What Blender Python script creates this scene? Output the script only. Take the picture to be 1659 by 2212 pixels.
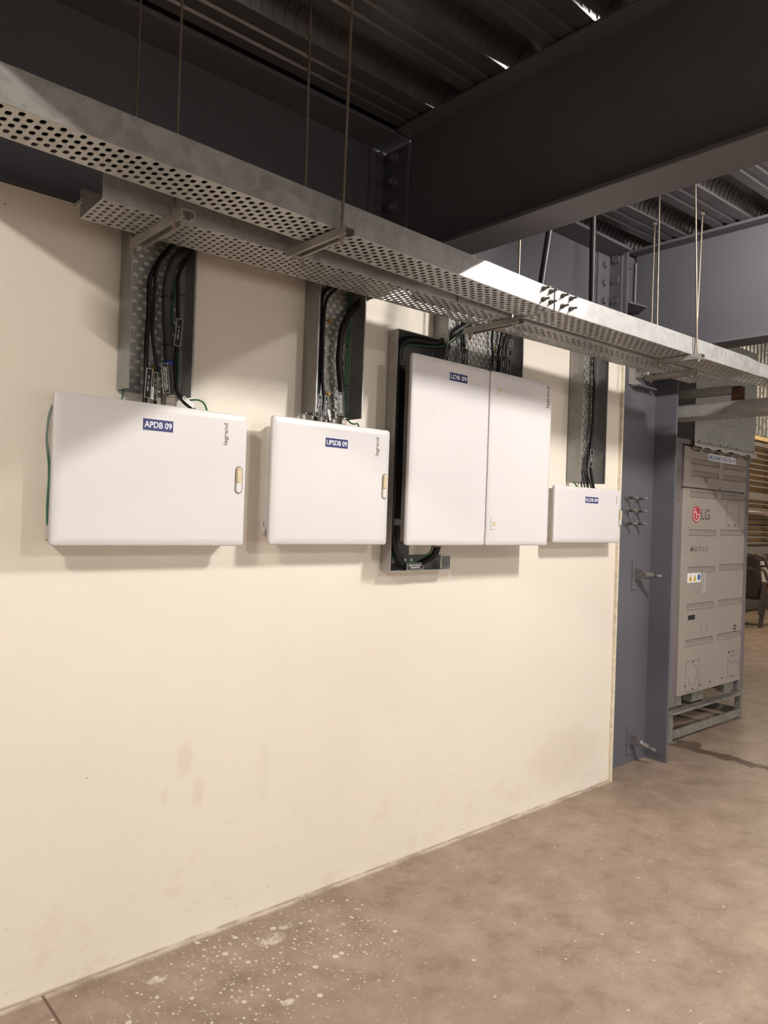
import bpy, bmesh, math, random
from mathutils import Vector, Matrix
random.seed(7)
S = bpy.context.scene
for o in list(bpy.data.objects): bpy.data.objects.remove(o)
COL = S.collection

# ------------------------------------------------------------------ camera
cd = bpy.data.cameras.new('camera'); cam = bpy.data.objects.new('camera', cd); COL.objects.link(cam)
cd.sensor_fit = 'VERTICAL'; cd.sensor_height = 36; cd.sensor_width = 27; cd.lens = 26.365
cd.clip_start = .02; cd.clip_end = 100
R_ = Vector((0.747697, -0.663151, 0.034339)); U_ = Vector((-0.029741, 0.018217, 0.999392)); F_ = Vector((0.663373, 0.748264, 0.006102))
M = Matrix((R_, U_, -F_)).transposed().to_4x4(); M.translation = Vector((0, 0, 1.42))
cam.matrix_world = M
S.camera = cam
# ------------------------------------------------------------------ world, exposure
S.view_settings.view_transform = 'Standard'; S.view_settings.look = 'None'
S.view_settings.gamma = 1; S.view_settings.use_curve_mapping = False
S.view_settings.exposure = 2.44
w = bpy.data.worlds.new('world'); S.world = w; w.use_nodes = True
w.node_tree.nodes['Background'].inputs[0].default_value = (.93, .88, .82, 1)
w.node_tree.nodes['Background'].inputs[1].default_value = 0.37
# tube lamps: (x, y centre, z, length, strength, colour); bay lamps read off the shadows, plus unseen fill lamps added
WARM = (1.0, .93, .83); COOL = (.93, .95, 1.0)
LAMPS = [(-.95, .45, 2.88, .34, 230, WARM), (2.86, .45, 2.90, .34, 340, (1, .96, .92)),
         (5.6, -2.8, 2.86, .34, 150, WARM), (-2.9, .3, 2.86, .34, 60, WARM), (2.86, -1.7, 2.88, .34, 260, (1, .96, .92)),  # first lamp here added to light the duct, third to brighten the far beam
         (10.6, 4.3, 4.5, 1.0, 85, (1, .84, .62)), (13.2, 3.4, 4.2, 1.2, 110, (1, .82, .6))]

# ------------------------------------------------------------------ materials
def mat(name, rgb, rough=.5, metal=0., noise=.0, nscale=8., bump=0., spec=.5, emit=0., stretch=(1, 1, 1)):
    m = bpy.data.materials.new(name); m.use_nodes = True
    nt = m.node_tree; b = nt.nodes['Principled BSDF']
    b.inputs['Base Color'].default_value = (*rgb, 1); b.inputs['Roughness'].default_value = rough
    b.inputs['Metallic'].default_value = metal; b.inputs['Specular IOR Level'].default_value = spec
    if noise or bump:
        tc = nt.nodes.new('ShaderNodeTexCoord'); mp = nt.nodes.new('ShaderNodeMapping')
        mp.inputs['Scale'].default_value = stretch
        nz = nt.nodes.new('ShaderNodeTexNoise'); nz.inputs['Scale'].default_value = nscale; nz.inputs['Detail'].default_value = 6
        nt.links.new(tc.outputs['Object'], mp.inputs[0]); nt.links.new(mp.outputs[0], nz.inputs['Vector'])
        rp = nt.nodes.new('ShaderNodeMapRange'); rp.inputs['From Min'].default_value = .3; rp.inputs['From Max'].default_value = .7
        rp.inputs['To Min'].default_value = 1 - noise; rp.inputs['To Max'].default_value = 1 + noise
        nt.links.new(nz.outputs['Fac'], rp.inputs['Value'])
        mx = nt.nodes.new('ShaderNodeVectorMath'); mx.operation = 'SCALE'
        mx.inputs[0].default_value = rgb; nt.links.new(rp.outputs[0], mx.inputs['Scale'])
        nt.links.new(mx.outputs[0], b.inputs['Base Color'])
        if bump:
            bp = nt.nodes.new('ShaderNodeBump'); bp.inputs['Strength'].default_value = bump; bp.inputs['Distance'].default_value = .01
            nt.links.new(nz.outputs['Fac'], bp.inputs['Height']); nt.links.new(bp.outputs[0], b.inputs['Normal'])
    if emit:
        b.inputs['Emission Color'].default_value = (*rgb, 1); b.inputs['Emission Strength'].default_value = emit
    return m

class NT:
    """small helper to write node maths"""
    def __init__(s, m): s.m = m; s.nt = m.node_tree; s.b = s.nt.nodes['Principled BSDF']
    def n(s, t, **kw):
        x = s.nt.nodes.new(t)
        for k, v in kw.items(): setattr(x, k, v)
        return x
    def l(s, a, b): s.nt.links.new(a, b)
    def val(s, node, i, v):
        if hasattr(v, 'is_output') or isinstance(v, bpy.types.NodeSocket): s.l(v, node.inputs[i])
        else: node.inputs[i].default_value = v
    def math(s, op, a, b=0., c=None, clamp=False):
        x = s.n('ShaderNodeMath', operation=op, use_clamp=clamp); s.val(x, 0, a); s.val(x, 1, b)
        if c is not None: s.val(x, 2, c)
        return x.outputs[0]
    def mix(s, f, a, b):
        x = s.n('ShaderNodeMix', data_type='RGBA'); s.val(x, 0, f); s.val(x, 6, a); s.val(x, 7, b); return x.outputs[2]
    def noise(s, vec, scale, detail=5, rough=.5):
        x = s.n('ShaderNodeTexNoise'); x.inputs['Scale'].default_value = scale; x.inputs['Detail'].default_value = detail
        x.inputs['Roughness'].default_value = rough; s.l(vec, x.inputs['Vector']); return x.outputs['Fac']
    def ramp(s, v, a, b, lo=0., hi=1.):
        x = s.n('ShaderNodeMapRange'); x.interpolation_type = 'SMOOTHSTEP'; s.val(x, 0, v)
        for i, q in zip((1, 2, 3, 4), (a, b, lo, hi)): x.inputs[i].default_value = q
        return x.outputs[0]
    def ellipse(s, X, Y, cx, cy, rx, ry, warp=None, soft=.5):
        a = s.math('DIVIDE', s.math('SUBTRACT', X, cx), rx); b = s.math('DIVIDE', s.math('SUBTRACT', Y, cy), ry)
        d = s.math('SQRT', s.math('ADD', s.math('MULTIPLY', a, a), s.math('MULTIPLY', b, b)))
        if warp is not None: d = s.math('ADD', d, s.math('MULTIPLY', s.math('SUBTRACT', warp, .5), 1.4))
        return s.ramp(d, 1 - soft, 1 + soft * .3, 1, 0)

def wall_material():
    m = mat('cream_wall_paint', (.77, .70, .575), .62); k = NT(m)
    tc = k.n('ShaderNodeTexCoord'); sp = k.n('ShaderNodeSeparateXYZ'); k.l(tc.outputs['Object'], sp.inputs[0])
    X, Z = sp.outputs['X'], sp.outputs['Z']
    n1 = k.noise(tc.outputs['Object'], 1.7, 4); n2 = k.noise(tc.outputs['Object'], 9, 8, .65); n3 = k.noise(tc.outputs['Object'], 45, 4)
    c = k.mix(k.ramp(n1, .35, .7), (.765, .70, .605, 1), (.745, .68, .58, 1))
    # scuffs along the foot of the wall
    low = k.ramp(Z, .02, .5, 1, 0)
    d = k.math('MULTIPLY', low, k.ramp(n2, .5, .72)); c = k.mix(k.math('MULTIPLY', d, .3), c, (.56, .44, .33, 1))
    n4 = k.noise(tc.outputs['Object'], 26, 6, .7); d = k.math('MULTIPLY', k.ramp(Z, .02, .75, 1, 0), k.ramp(n4, .62, .72)); c = k.mix(k.math('MULTIPLY', d, .4), c, (.46, .36, .26, 1))
    d2 = k.math('MULTIPLY', k.ramp(Z, .003, .013, 1, 0), k.ramp(n2, .30, .55)); c = k.mix(k.math('MULTIPLY', d2, .8), c, (.3, .23, .16, 1))
    for cx, cz, rx, rz, f in ((1.167, .603, .035, .06, .3), (1.218, .486, .028, .055, .28), (1.47, .5, .03, .14, .12), (3.3, .22, .35, .16, .25), (1.1, .50, .015, .03, .2)):
        c = k.mix(k.math('MULTIPLY', k.ellipse(X, Z, cx, cz, rx, rz, n2, .5), f), c, (.56, .47, .30, 1))
    # dots and small marks
    v = k.n('ShaderNodeTexVoronoi'); v.inputs['Scale'].default_value = 5; k.l(tc.outputs['Object'], v.inputs['Vector'])
    dot = k.ramp(v.outputs['Distance'], .012, .02, 1, 0); c = k.mix(k.math('MULTIPLY', dot, .7), c, (.2, .15, .1, 1))
    k.l(c, k.b.inputs['Base Color'])
    bp = k.n('ShaderNodeBump'); bp.inputs['Strength'].default_value = .12; bp.inputs['Distance'].default_value = .01
    k.l(n2, bp.inputs['Height']); k.l(bp.outputs[0], k.b.inputs['Normal'])
    return m

def floor_material():
    m = mat('dusty_concrete', (.3, .22, .16), .7); k = NT(m)
    tc = k.n('ShaderNodeTexCoord'); P = tc.outputs['Object']; sp = k.n('ShaderNodeSeparateXYZ'); k.l(P, sp.inputs[0])
    X, Y = sp.outputs['X'], sp.outputs['Y']
    n1 = k.noise(P, 1.3, 6, .6); n2 = k.noise(P, 6, 9, .7); n3 = k.noise(P, 30, 6, .6)
    c = k.mix(k.ramp(n1, .35, .68), (.30, .215, .165, 1), (.25, .185, .135, 1))
    c = k.mix(k.math('MULTIPLY', k.ramp(n2, .48, .66), .6), c, (.38, .285, .225, 1))
    c = k.mix(k.math('MULTIPLY', k.ramp(n2, .5, .36), .55), c, (.165, .115, .08, 1))
    mp = k.n('ShaderNodeMapping'); mp.inputs['Rotation'].default_value = (0, 0, .6); mp.inputs['Scale'].default_value = (2, 22, 1); k.l(P, mp.inputs[0])
    ns = k.noise(mp.outputs[0], 2, 6, .7); c = k.mix(k.math('MULTIPLY', k.ramp(ns, .62, .8), .3), c, (.45, .36, .29, 1))
    mp2 = k.n('ShaderNodeMapping'); mp2.inputs['Rotation'].default_value = (0, 0, -1.0); mp2.inputs['Scale'].default_value = (2, 18, 1); k.l(P, mp2.inputs[0])
    ns2 = k.noise(mp2.outputs[0], 2.3, 6, .7); c = k.mix(k.math('MULTIPLY', k.ramp(ns2, .64, .82), .35), c, (.16, .11, .08, 1))
    # dropped white paint, thick near the left end of the wall
    reg = k.math('MAXIMUM', k.ellipse(X, Y, 1.35, 2.0, .75, .45, n2, .6), k.math('MULTIPLY', k.ellipse(X, Y, 2.2, 1.7, 2.4, 1.2, None, .7), .45))
    n5 = k.noise(P, 70, 5, .7)
    c = k.mix(k.math('MULTIPLY', k.ramp(n5, .55, .7), .25), c, (.40, .31, .25, 1)); c = k.mix(k.math('MULTIPLY', k.ramp(n5, .45, .3), .25), c, (.14, .10, .07, 1))
    for sc, r0, r1 in ((15, .06, .2), (27, .08, .3), (60, .1, .34), (110, .1, .34)):
        v = k.n('ShaderNodeTexVoronoi'); v.inputs['Scale'].default_value = sc; k.l(P, v.inputs['Vector'])
        sc_ = k.n('ShaderNodeSeparateColor'); k.l(v.outputs['Color'], sc_.inputs[0])
        size = k.math('MULTIPLY', k.ramp(sc_.outputs[0], .62, 1.0, 0, r1), reg)
        dd = k.math('ADD', v.outputs['Distance'], k.math('MULTIPLY', k.math('SUBTRACT', n3, .5), .1))
        f = k.math('MULTIPLY', k.math('LESS_THAN', dd, size), .75); c = k.mix(f, c, (.66, .6, .53, 1))
    for cx, cy, rx, ry in ((1.42, 2.09, .06, .035), (1.03, 2.12, .035, .02), (1.28, 1.79, .025, .015), (1.5, 2.13, .03, .02)):
        f = k.math('MULTIPLY', k.ellipse(X, Y, cx, cy, rx, ry, n3, .3), k.ramp(n3, .4, .6)); c = k.mix(k.math('MULTIPLY', f, .7), c, (.68, .62, .56, 1))
    # lime line against the foot of the wall
    ed = k.math('MULTIPLY', k.ramp(Y, 2.225, 2.25, 0, 1), k.math('MULTIPLY', k.math('LESS_THAN', X, 3.75), k.math('LESS_THAN', Y, 2.27)))
    c = k.mix(k.math('MULTIPLY', ed, k.ramp(n2, .35, .6, .2, .85)), c, (.66, .58, .48, 1))
    # saw-cut joint and crack
    j = k.math('LESS_THAN', k.math('ABSOLUTE', k.math('SUBTRACT', X, .742)), .004)
    c = k.mix(k.math('MULTIPLY', j, .85), c, (.09, .05, .035, 1))
    j2 = k.math('LESS_THAN', k.math('ABSOLUTE', k.math('SUBTRACT', X, 8.0)), .008)
    c = k.mix(k.math('MULTIPLY', j2, .7), c, (.09, .06, .04, 1))
    # water that ran out from under the outdoor unit
    Yw = k.math('ADD', X, k.math('MULTIPLY', k.math('SUBTRACT', n2, .5), .25))
    wet = k.math('MULTIPLY', k.ramp(k.math('ABSOLUTE', k.math('SUBTRACT', Yw, 4.72)), .04, .07, 1, 0), k.math('MULTIPLY', k.math('LESS_THAN', Y, 2.42), k.ramp(Y, .9, 1.2, 0, 1)))
    wet2 = k.ellipse(X, Y, 4.78, 2.33, .12, .09, n2, .2)
    wet = k.math('MAXIMUM', wet, wet2)
    c = k.mix(k.math('MULTIPLY', wet, .75), c, (.075, .045, .028, 1))
    dirt = k.math('MULTIPLY', k.ellipse(X, Y, 3.95, 2.15, .35, .2, n2, .5), k.ramp(n3, .55, .7)); c = k.mix(k.math('MULTIPLY', dirt, .6), c, (.13, .09, .06, 1))
    k.l(c, k.b.inputs['Base Color'])
    k.l(k.math('SUBTRACT', k.ramp(n1, .3, .7, .62, .45), k.math('MULTIPLY', wet, .3)), k.b.inputs['Roughness'])
    bp = k.n('ShaderNodeBump'); bp.inputs['Strength'].default_value = .25; bp.inputs['Distance'].default_value = .008
    k.l(n2, bp.inputs['Height']); k.l(bp.outputs[0], k.b.inputs['Normal'])
    return m

def galv_material(name, rgb, rough=.42, metal=.55, var=.18):
    m = mat(name, rgb, rough, metal); k = NT(m)
    tc = k.n('ShaderNodeTexCoord'); P = tc.outputs['Object']
    wn = k.n('ShaderNodeTexNoise'); wn.inputs['Scale'].default_value = 14; wn.inputs['Detail'].default_value = 4; k.l(P, wn.inputs['Vector'])
    mv = k.n('ShaderNodeVectorMath', operation='MULTIPLY_ADD'); k.l(wn.outputs['Color'], mv.inputs[0]); mv.inputs[1].default_value = (.06, .06, .06); k.l(P, mv.inputs[2])
    v = k.n('ShaderNodeTexVoronoi'); v.inputs['Scale'].default_value = 34; k.l(mv.outputs[0], v.inputs['Vector'])
    sc = k.n('ShaderNodeSeparateColor'); k.l(v.outputs['Color'], sc.inputs[0])
    n = k.noise(P, 5, 5, .6)
    f = k.math('ADD', k.math('MULTIPLY', k.math('SUBTRACT', sc.outputs[0], .5), var), k.math('MULTIPLY', k.math('SUBTRACT', n, .5), var * 1.5))
    sv = k.n('ShaderNodeVectorMath', operation='SCALE'); sv.inputs[0].default_value = rgb; k.l(k.math('ADD', f, 1), sv.inputs['Scale'])
    k.l(sv.outputs[0], k.b.inputs['Base Color'])
    k.l(k.math('ADD', k.math('MULTIPLY', sc.outputs[1], .15), rough - .07), k.b.inputs['Roughness'])
    return m

def panel_material():
    m = mat('white_powder_coat', (.66, .635, .63), .42); k = NT(m)
    tc = k.n('ShaderNodeTexCoord'); P = tc.outputs['Object']; n2 = k.noise(P, 5, 8, .65); n3 = k.noise(P, 22, 5, .6)
    c = k.mix(k.math('MULTIPLY', k.ramp(n2, .52, .75), .28), (.66, .635, .63, 1), (.62, .58, .50, 1))
    c = k.mix(k.math('MULTIPLY', k.math('MULTIPLY', k.ramp(n3, .64, .75), k.ramp(n2, .5, .62)), .4), c, (.42, .37, .30, 1))
    v = k.n('ShaderNodeTexVoronoi'); v.inputs['Scale'].default_value = 9; k.l(P, v.inputs['Vector'])
    c = k.mix(k.math('MULTIPLY', k.ramp(v.outputs['Distance'], .015, .025, 1, 0), .7), c, (.25, .15, .08, 1))
    k.l(c, k.b.inputs['Base Color']); return m

def beam_material(name, rgb):
    m = mat(name, rgb, .55); k = NT(m)
    tc = k.n('ShaderNodeTexCoord'); P = tc.outputs['Object']; n1 = k.noise(P, 1.5, 5); n2 = k.noise(P, 60, 3, .6)
    c = k.mix(k.ramp(n1, .3, .7), (*rgb, 1), tuple(x * .82 for x in rgb) + (1,))
    c = k.mix(k.math('MULTIPLY', k.ramp(n2, .66, .74), .35), c, tuple(x * .55 for x in rgb) + (1,))
    k.l(c, k.b.inputs['Base Color']); return m

WALL = wall_material(); FLOOR = floor_material()
GALV = galv_material('galvanised_tray', (.46, .45, .43)); GALVB = galv_material('galvanised_duct', (.42, .42, .41), .5, .4, .16)
GALVD = mat('galvanised_deck', (.21, .20, .20), .30, .7, .12, 2.5)
GALVU = galv_material('galvanised_upright', (.33, .325, .31), .42, .55, .15)
CHAN = mat('zinc_channel', (.40, .38, .35), .45, .5, .15, 12)
PAINT = beam_material('grey_steel_paint', (.118, .114, .124))
COLP = beam_material('grey_column_paint', (.118, .115, .130))
PANEL = panel_material()
PSIDE = mat('cabinet_side', (.60, .58, .55), .5, noise=.06, nscale=6)
STEEL = mat('zinc_bolt', (.45, .44, .42), .38, .7, .2, 30)
BRASS = mat('nickel_gland', (.42, .38, .33), .3, .8)
GOLD = mat('passivated_screw', (.42, .28, .10), .35, .8)
ROD = mat('threaded_rod_zinc', (.27, .22, .17), .4, .5, .2, 90)
BLK = mat('black_cable_sheath', (.009, .0085, .008), .5, spec=.35, noise=.25, nscale=30)
GRY = mat('dusty_cable_sheath', (.038, .034, .030), .6, noise=.4, nscale=18, stretch=(3, 3, .6))
GRN = mat('green_earth_wire', (.012, .11, .035), .4)
GRNG = mat('grey_green_wire', (.16, .21, .19), .5)
TAG = mat('black_tag', (.006, .006, .007), .3)
TAGW = mat('tag_edge_white', (.62, .60, .55), .5)
WHITE = mat('white_lettering', (.85, .85, .85), .5)
NAVY = mat('navy_sticker', (.012, .018, .12), .35)
LOGO = mat('bronze_lettering', (.17, .115, .075), .45)
BEIGE = mat('yellowed_plastic', (.62, .52, .34), .35, noise=.12, nscale=60)
DRK = mat('dark_gap', (.015, .015, .015), .8)
ACP = mat('beige_grey_enamel', (.335, .285, .25), .5, noise=.05, nscale=4)
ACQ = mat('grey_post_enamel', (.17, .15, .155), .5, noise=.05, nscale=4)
RED = mat('red_badge', (.42, .02, .035), .4)
LGG = mat('grey_lettering', (.12, .105, .09), .5)
BLUE = mat('blue_lettering', (.05, .12, .38), .5)
YEL = mat('yellow_warning', (.70, .50, .02), .5)
STAND = mat('galvanised_stand', (.27, .25, .22), .5, .4, .25, 14)
CANV = mat('white_canvas', (.60, .57, .52), .85, noise=.1, nscale=20)
OLIVE = mat('grey_foil', (.20, .185, .15), .6, noise=.3, nscale=25)
PLAST = mat('brown_plastic', (.055, .035, .028), .38)
PLASL = mat('brown_plastic_rim', (.17, .12, .10), .35)
RUST = mat('rusty_steel', (.10, .05, .025), .8, 0, .4, 30)
DARKW = mat('dark_wall_void_paint', (.035, .033, .032), .8, noise=.1, nscale=3)
LOUV = mat('grey_louvre_slat', (.22, .20, .18), .5)
WOOD = mat('tan_board_backing', (.42, .25, .10), .6, noise=.2, nscale=3)
PIPEW = mat('white_paint_strip', (.55, .53, .48), .6)
BLUET = mat('blue_tape', (.02, .04, .22), .4)

# ------------------------------------------------------------------ mesh helper
LOC = {}
class MB:
    def __init__(s): s.v = []; s.f = []; s.sm = []
    def add(s, vs, fs, smooth=False):
        o = len(s.v); s.v += [Vector(p) for p in vs]; s.f += [tuple(i + o for i in f) for f in fs]; s.sm += [smooth] * len(fs); return s
    def box(s, x0, x1, y0, y1, z0, z1):
        return s.add([(x, y, z) for z in (z0, z1) for y in (y0, y1) for x in (x0, x1)],
                     [(0, 2, 3, 1), (4, 5, 7, 6), (0, 1, 5, 4), (2, 6, 7, 3), (0, 4, 6, 2), (1, 3, 7, 5)])
    def hexa(s, p):   # 8 corners: bottom ring then top ring
        return s.add(p, [(3, 2, 1, 0), (4, 5, 6, 7), (0, 1, 5, 4), (1, 2, 6, 5), (2, 3, 7, 6), (3, 0, 4, 7)])
    def prism(s, poly, vec):
        n = len(poly); vec = Vector(vec); a = [Vector(p) for p in poly]; b = [p + vec for p in a]
        return s.add(a + b, [tuple(range(n))[::-1], tuple(range(n, 2 * n))] + [(i, (i + 1) % n, n + (i + 1) % n, n + i) for i in range(n)])
    def cyl(s, p0, p1, r, n=16, r1=None, smooth=True):
        p0 = Vector(p0); p1 = Vector(p1); d = (p1 - p0).normalized(); a = d.orthogonal().normalized(); b = d.cross(a); r1 = r if r1 is None else r1
        c = [(math.cos(2 * math.pi * i / n), math.sin(2 * math.pi * i / n)) for i in range(n)]
        vs = [p0 + (a * x + b * y) * r for x, y in c] + [p1 + (a * x + b * y) * r1 for x, y in c]
        s.add(vs, [(i, (i + 1) % n, n + (i + 1) % n, n + i) for i in range(n)], smooth)
        o = len(s.v) - 2 * n; s.f += [tuple(o + i for i in range(n))[::-1], tuple(o + n + i for i in range(n))]; s.sm += [False, False]; return s
    def tube(s, pts, r, n=10, seg=6):
        P = [Vector(p) for p in pts]; Q = []
        E_ = [P[0] * 2 - P[1]] + P + [P[-1] * 2 - P[-2]]
        for i in range(1, len(E_) - 2):
            for j in range(seg):
                t = j / seg; a, b, c, d = E_[i - 1:i + 3]
                Q.append(.5 * ((2 * b) + (c - a) * t + (2 * a - 5 * b + 4 * c - d) * t * t + (3 * b - a - 3 * c + d) * t ** 3))
        Q.append(P[-1]); vs = []; up = None
        for i, q in enumerate(Q):
            d = (Q[min(i + 1, len(Q) - 1)] - Q[max(i - 1, 0)]).normalized()
            up = d.orthogonal().normalized() if up is None else (up - d * up.dot(d)).normalized()
            bb = d.cross(up)
            vs += [q + (up * math.cos(2 * math.pi * k / n) + bb * math.sin(2 * math.pi * k / n)) * r for k in range(n)]
        m = len(Q)
        s.add(vs, [(i * n + k, i * n + (k + 1) % n, (i + 1) * n + (k + 1) % n, (i + 1) * n + k) for i in range(m - 1) for k in range(n)], True)
        o = len(s.v) - m * n; s.f += [tuple(o + k for k in range(n))[::-1], tuple(o + (m - 1) * n + k for k in range(n))]; s.sm += [False, False]; return s
    def perf(s, O, U, V, W, L, mu=.012, pu=.033, pv=.0205, a=.0095, b=.0054):
        """sheet of width W (along U) and length L (along V) with staggered slots elongated along U"""
        O = Vector(O); U = Vector(U).normalized(); V = Vector(V).normalized()
        nr = int(L / pv); cells = int((W - 2 * mu - pu / 2) / pu); v0 = (L - nr * pv) / 2
        def P(u, v): return O + U * u + V * v
        def q(u0, u1, a0, a1): s.add([P(u0, a0), P(u1, a0), P(u1, a1), P(u0, a1)], [(0, 1, 2, 3)])
        if v0 > 1e-4: q(0, W, 0, v0); q(0, W, L - v0, L)
        used = cells * pu + pu / 2; m0 = (W - used) / 2
        for r in range(nr):
            a0 = v0 + r * pv; a1 = a0 + pv; vc = (a0 + a1) / 2; us = m0 + (pu / 2 if r % 2 else 0)
            q(0, us, a0, a1); q(us + cells * pu, W, a0, a1)
            for c in range(cells):
                u0 = us + c * pu; u1 = u0 + pu; uc = (u0 + u1) / 2
                vs = [P(u0, a0), P(u1, a0), P(u1, a1), P(u0, a1)]
                inn = [(-(a - b * .6), -b), (a - b * .6, -b), (a, -b * .4), (a, b * .4), (a - b * .6, b), (-(a - b * .6), b), (-a, b * .4), (-a, -b * .4)]
                vs += [P(uc + x, vc + y) for x, y in inn]
                s.add(vs, [(0, 1, 5, 4), (1, 6, 5), (1, 2, 7, 6), (2, 8, 7), (2, 3, 9, 8), (3, 10, 9), (3, 0, 11, 10), (0, 4, 11)])
        return s
    def build(s, name, m, parent=None, bevel=0, solid=0, seg=2):
        me = bpy.data.meshes.new(name); off = LOC.get(parent.name, Vector()) if parent else Vector()
        me.from_pydata([v - off for v in s.v], [], s.f); me.update()
        me.polygons.foreach_set('use_smooth', s.sm)
        me.materials.append(m); o = bpy.data.objects.new(name, me); COL.objects.link(o)
        if parent: o.parent = parent
        LOC[o.name] = off
        if not solid and len(s.f) < 20000:
            bm = bmesh.new(); bm.from_mesh(me); bmesh.ops.recalc_face_normals(bm, faces=bm.faces); bm.to_mesh(me); bm.free()
        if solid: md = o.modifiers.new('t', 'SOLIDIFY'); md.thickness = solid; md.offset = 0
        if bevel: md = o.modifiers.new('b', 'BEVEL'); md.width = bevel; md.segments = seg; md.limit_method = 'ANGLE'
        return o

def tag(o, label, cat, group=None):
    o['label'] = label; o['category'] = cat
    if group: o['group'] = group
    return o
def thing(name, loc, label, cat, group=None):
    o = bpy.data.objects.new(name, None); COL.objects.link(o); o.location = loc; o.empty_display_size = .05
    LOC[o.name] = Vector(loc); return tag(o, label, cat, group)
def struct(name, mb, m, **kw):
    o = mb.build(name, m, **kw); o['kind'] = 'structure'; return o
def part_label(o, t): o['label'] = t; return o

def text(parent, name, body, m, x0, x1, z0, z1, y, up=False, bold=0., th=.0006, frame=None, shear=0.):
    """lettering that faces -Y and fills x0..x1 / z0..z1; up=True reads from bottom to top; frame(u,v,w)->point overrides"""
    cu = bpy.data.curves.new(name, 'FONT'); cu.body = body; cu.size = 1; cu.extrude = .01; cu.offset = bold; cu.shear = shear; cu.resolution_u = 3
    cu.space_line = .95; cu.align_x = 'CENTER' if '\n' in body else 'LEFT'
    t = bpy.data.objects.new('t', cu); COL.objects.link(t); bpy.context.view_layer.update()
    me = bpy.data.meshes.new_from_object(t.evaluated_get(bpy.context.evaluated_depsgraph_get())); bpy.data.objects.remove(t)
    xs = [v.co.x for v in me.vertices]; ys = [v.co.y for v in me.vertices]
    a0, a1, b0, b1 = min(xs), max(xs), min(ys), max(ys); off = LOC.get(parent.name, Vector())
    for v in me.vertices:
        u = (v.co.x - a0) / (a1 - a0); q = (v.co.y - b0) / (b1 - b0); d = th * (1 if v.co.z > 0 else 0)
        if frame: p = frame(u, q, d)
        elif up: p = Vector((x1 - q * (x1 - x0), y - d, z0 + u * (z1 - z0)))
        else: p = Vector((x0 + u * (x1 - x0), y - d, z0 + q * (z1 - z0)))
        v.co = p - off
    me.name = name; me.materials.clear(); me.materials.append(m)
    o = bpy.data.objects.new(name, me); COL.objects.link(o); o.parent = parent; LOC[o.name] = off; return o

def bolt(mb, p, d, r=.011, head=.008, shaft=0., washer=True):
    """hex head (and optional thread end) on a surface point p, pointing along d"""
    p = Vector(p); d = Vector(d).normalized()
    if washer: mb.cyl(p, p + d * .002, r * 1.35, 14, smooth=False)
    mb.cyl(p + d * .002, p + d * (.002 + head), r, 6, smooth=False)
    if shaft: mb.cyl(p + d * .002, p + d * (.002 + head + shaft), r * .55, 10)
    return mb

D = 2.255            # face of the cream wall
# =================================================================== SETTING
struct('floor', MB().box(-6, 20, -7, 5.6, -.1, 0), FLOOR)
struct('wall_back', MB().box(-6, 3.72, D, D + .075, 0, 2.303), WALL)
TR = struct('trim_1', MB().box(3.72, 3.734, 2.236, 2.34, 0, 2.34), mat('cream_strip_paint', (.68, .61, .47), .6, noise=.15, nscale=25, bump=.4), bevel=.003)
struct('wall_left', MB().box(-6.1, -6, -5, 5.6, 0, 5), DARKW)
struct('wall_fill_lintel', MB().box(-6, 20, -5.1, -5, 2.0, 5), mat('hall_wall_paint', (.30, .28, .25), .8))  # unseen wall shaped for the light: open below so world fill enters low
struct('wall_void_screen', MB().box(3.6, 8.0, 3.5, 3.6, 0, 5), DARKW)  # added dark screen; its colour stands in for the unlit space behind
struct('wall_end', MB().box(20, 20.1, -5, 5.6, 0, 5), mat('hall_end_paint', (.25, .23, .2), .8))
struct('wall_upper', MB().box(-6, 3.6, 2.45, 2.5, 0, 5), DARKW)
struct('wall_rear', MB().box(8, 20, 5.6, 5.7, 0, 5), mat('rear_wall_paint', (.20, .18, .15), .8, noise=.1, nscale=3))
struct('trim_2', MB().box(-6, 20, -5, 5.7, 5, 5.1), DARKW)

# steel deck: flat pans with two ridges, trapezoid ribs between
def deck_z(x): return 2.947 if x < 2.1 else 2.947 + (x - 2.1) * .036
dk = MB()
per, y_near, w_pan, w_web, hh = .345, 1.655, .19, .034, .080
for x0, x1 in ((-6, 2.1), (2.1, 6.3)):
    za, zb = deck_z(x0), deck_z(x1)
    for kk in range(-2, 19):
        yn = y_near - kk * per; prof = []
        yy = yn + w_pan
        def rid(c): return [(c + .014, 0), (c + .008, .008), (c - .008, .008), (c - .014, 0)]
        prof = [(yy, 0)] + rid(yn + .13) + rid(yn + .065) + [(yn, 0), (yn - w_web, hh), (yn - per + w_pan + w_web, hh), (yn - per + w_pan, 0)]
        vs = [(x0, a, za + b) for a, b in prof] + [(x1, a, zb + b) for a, b in prof]; n = len(prof)
        dk.add(vs, [(i, i + 1, n + i + 1, n + i) for i in range(n - 1)])
        if kk < 4:      # pressed chevrons on the near web of each rib
            xx = max(x0, .1)
            while xx < min(x1, 4.4):
                z = deck_z(xx)
                for (s0, s1, dx0, dx1) in ((.12, .5, .010, 0), (.5, .88, 0, .010)):
                    pts = []
                    for s_, dx_ in ((s0, dx0), (s1, dx1)):
                        for wv in (-.0035, .0035):
                            pts.append(Vector((xx + dx_ + wv, yn - w_web * s_, z + hh * s_)))
                    nrm = Vector((0, -hh, -w_web)).normalized() * .004
                    a, b, c, d = pts
                    dk.hexa([a, b, d, c, a + nrm, b + nrm, d + nrm, c + nrm])
                xx += .042
struct('ceiling', dk, GALVD)
struct('ceiling_slab', MB().box(-6, 6.3, -5, 2.52, 3.01 + .12, 3.2), mat('concrete_soffit', (.12, .115, .11), .9))

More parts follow.
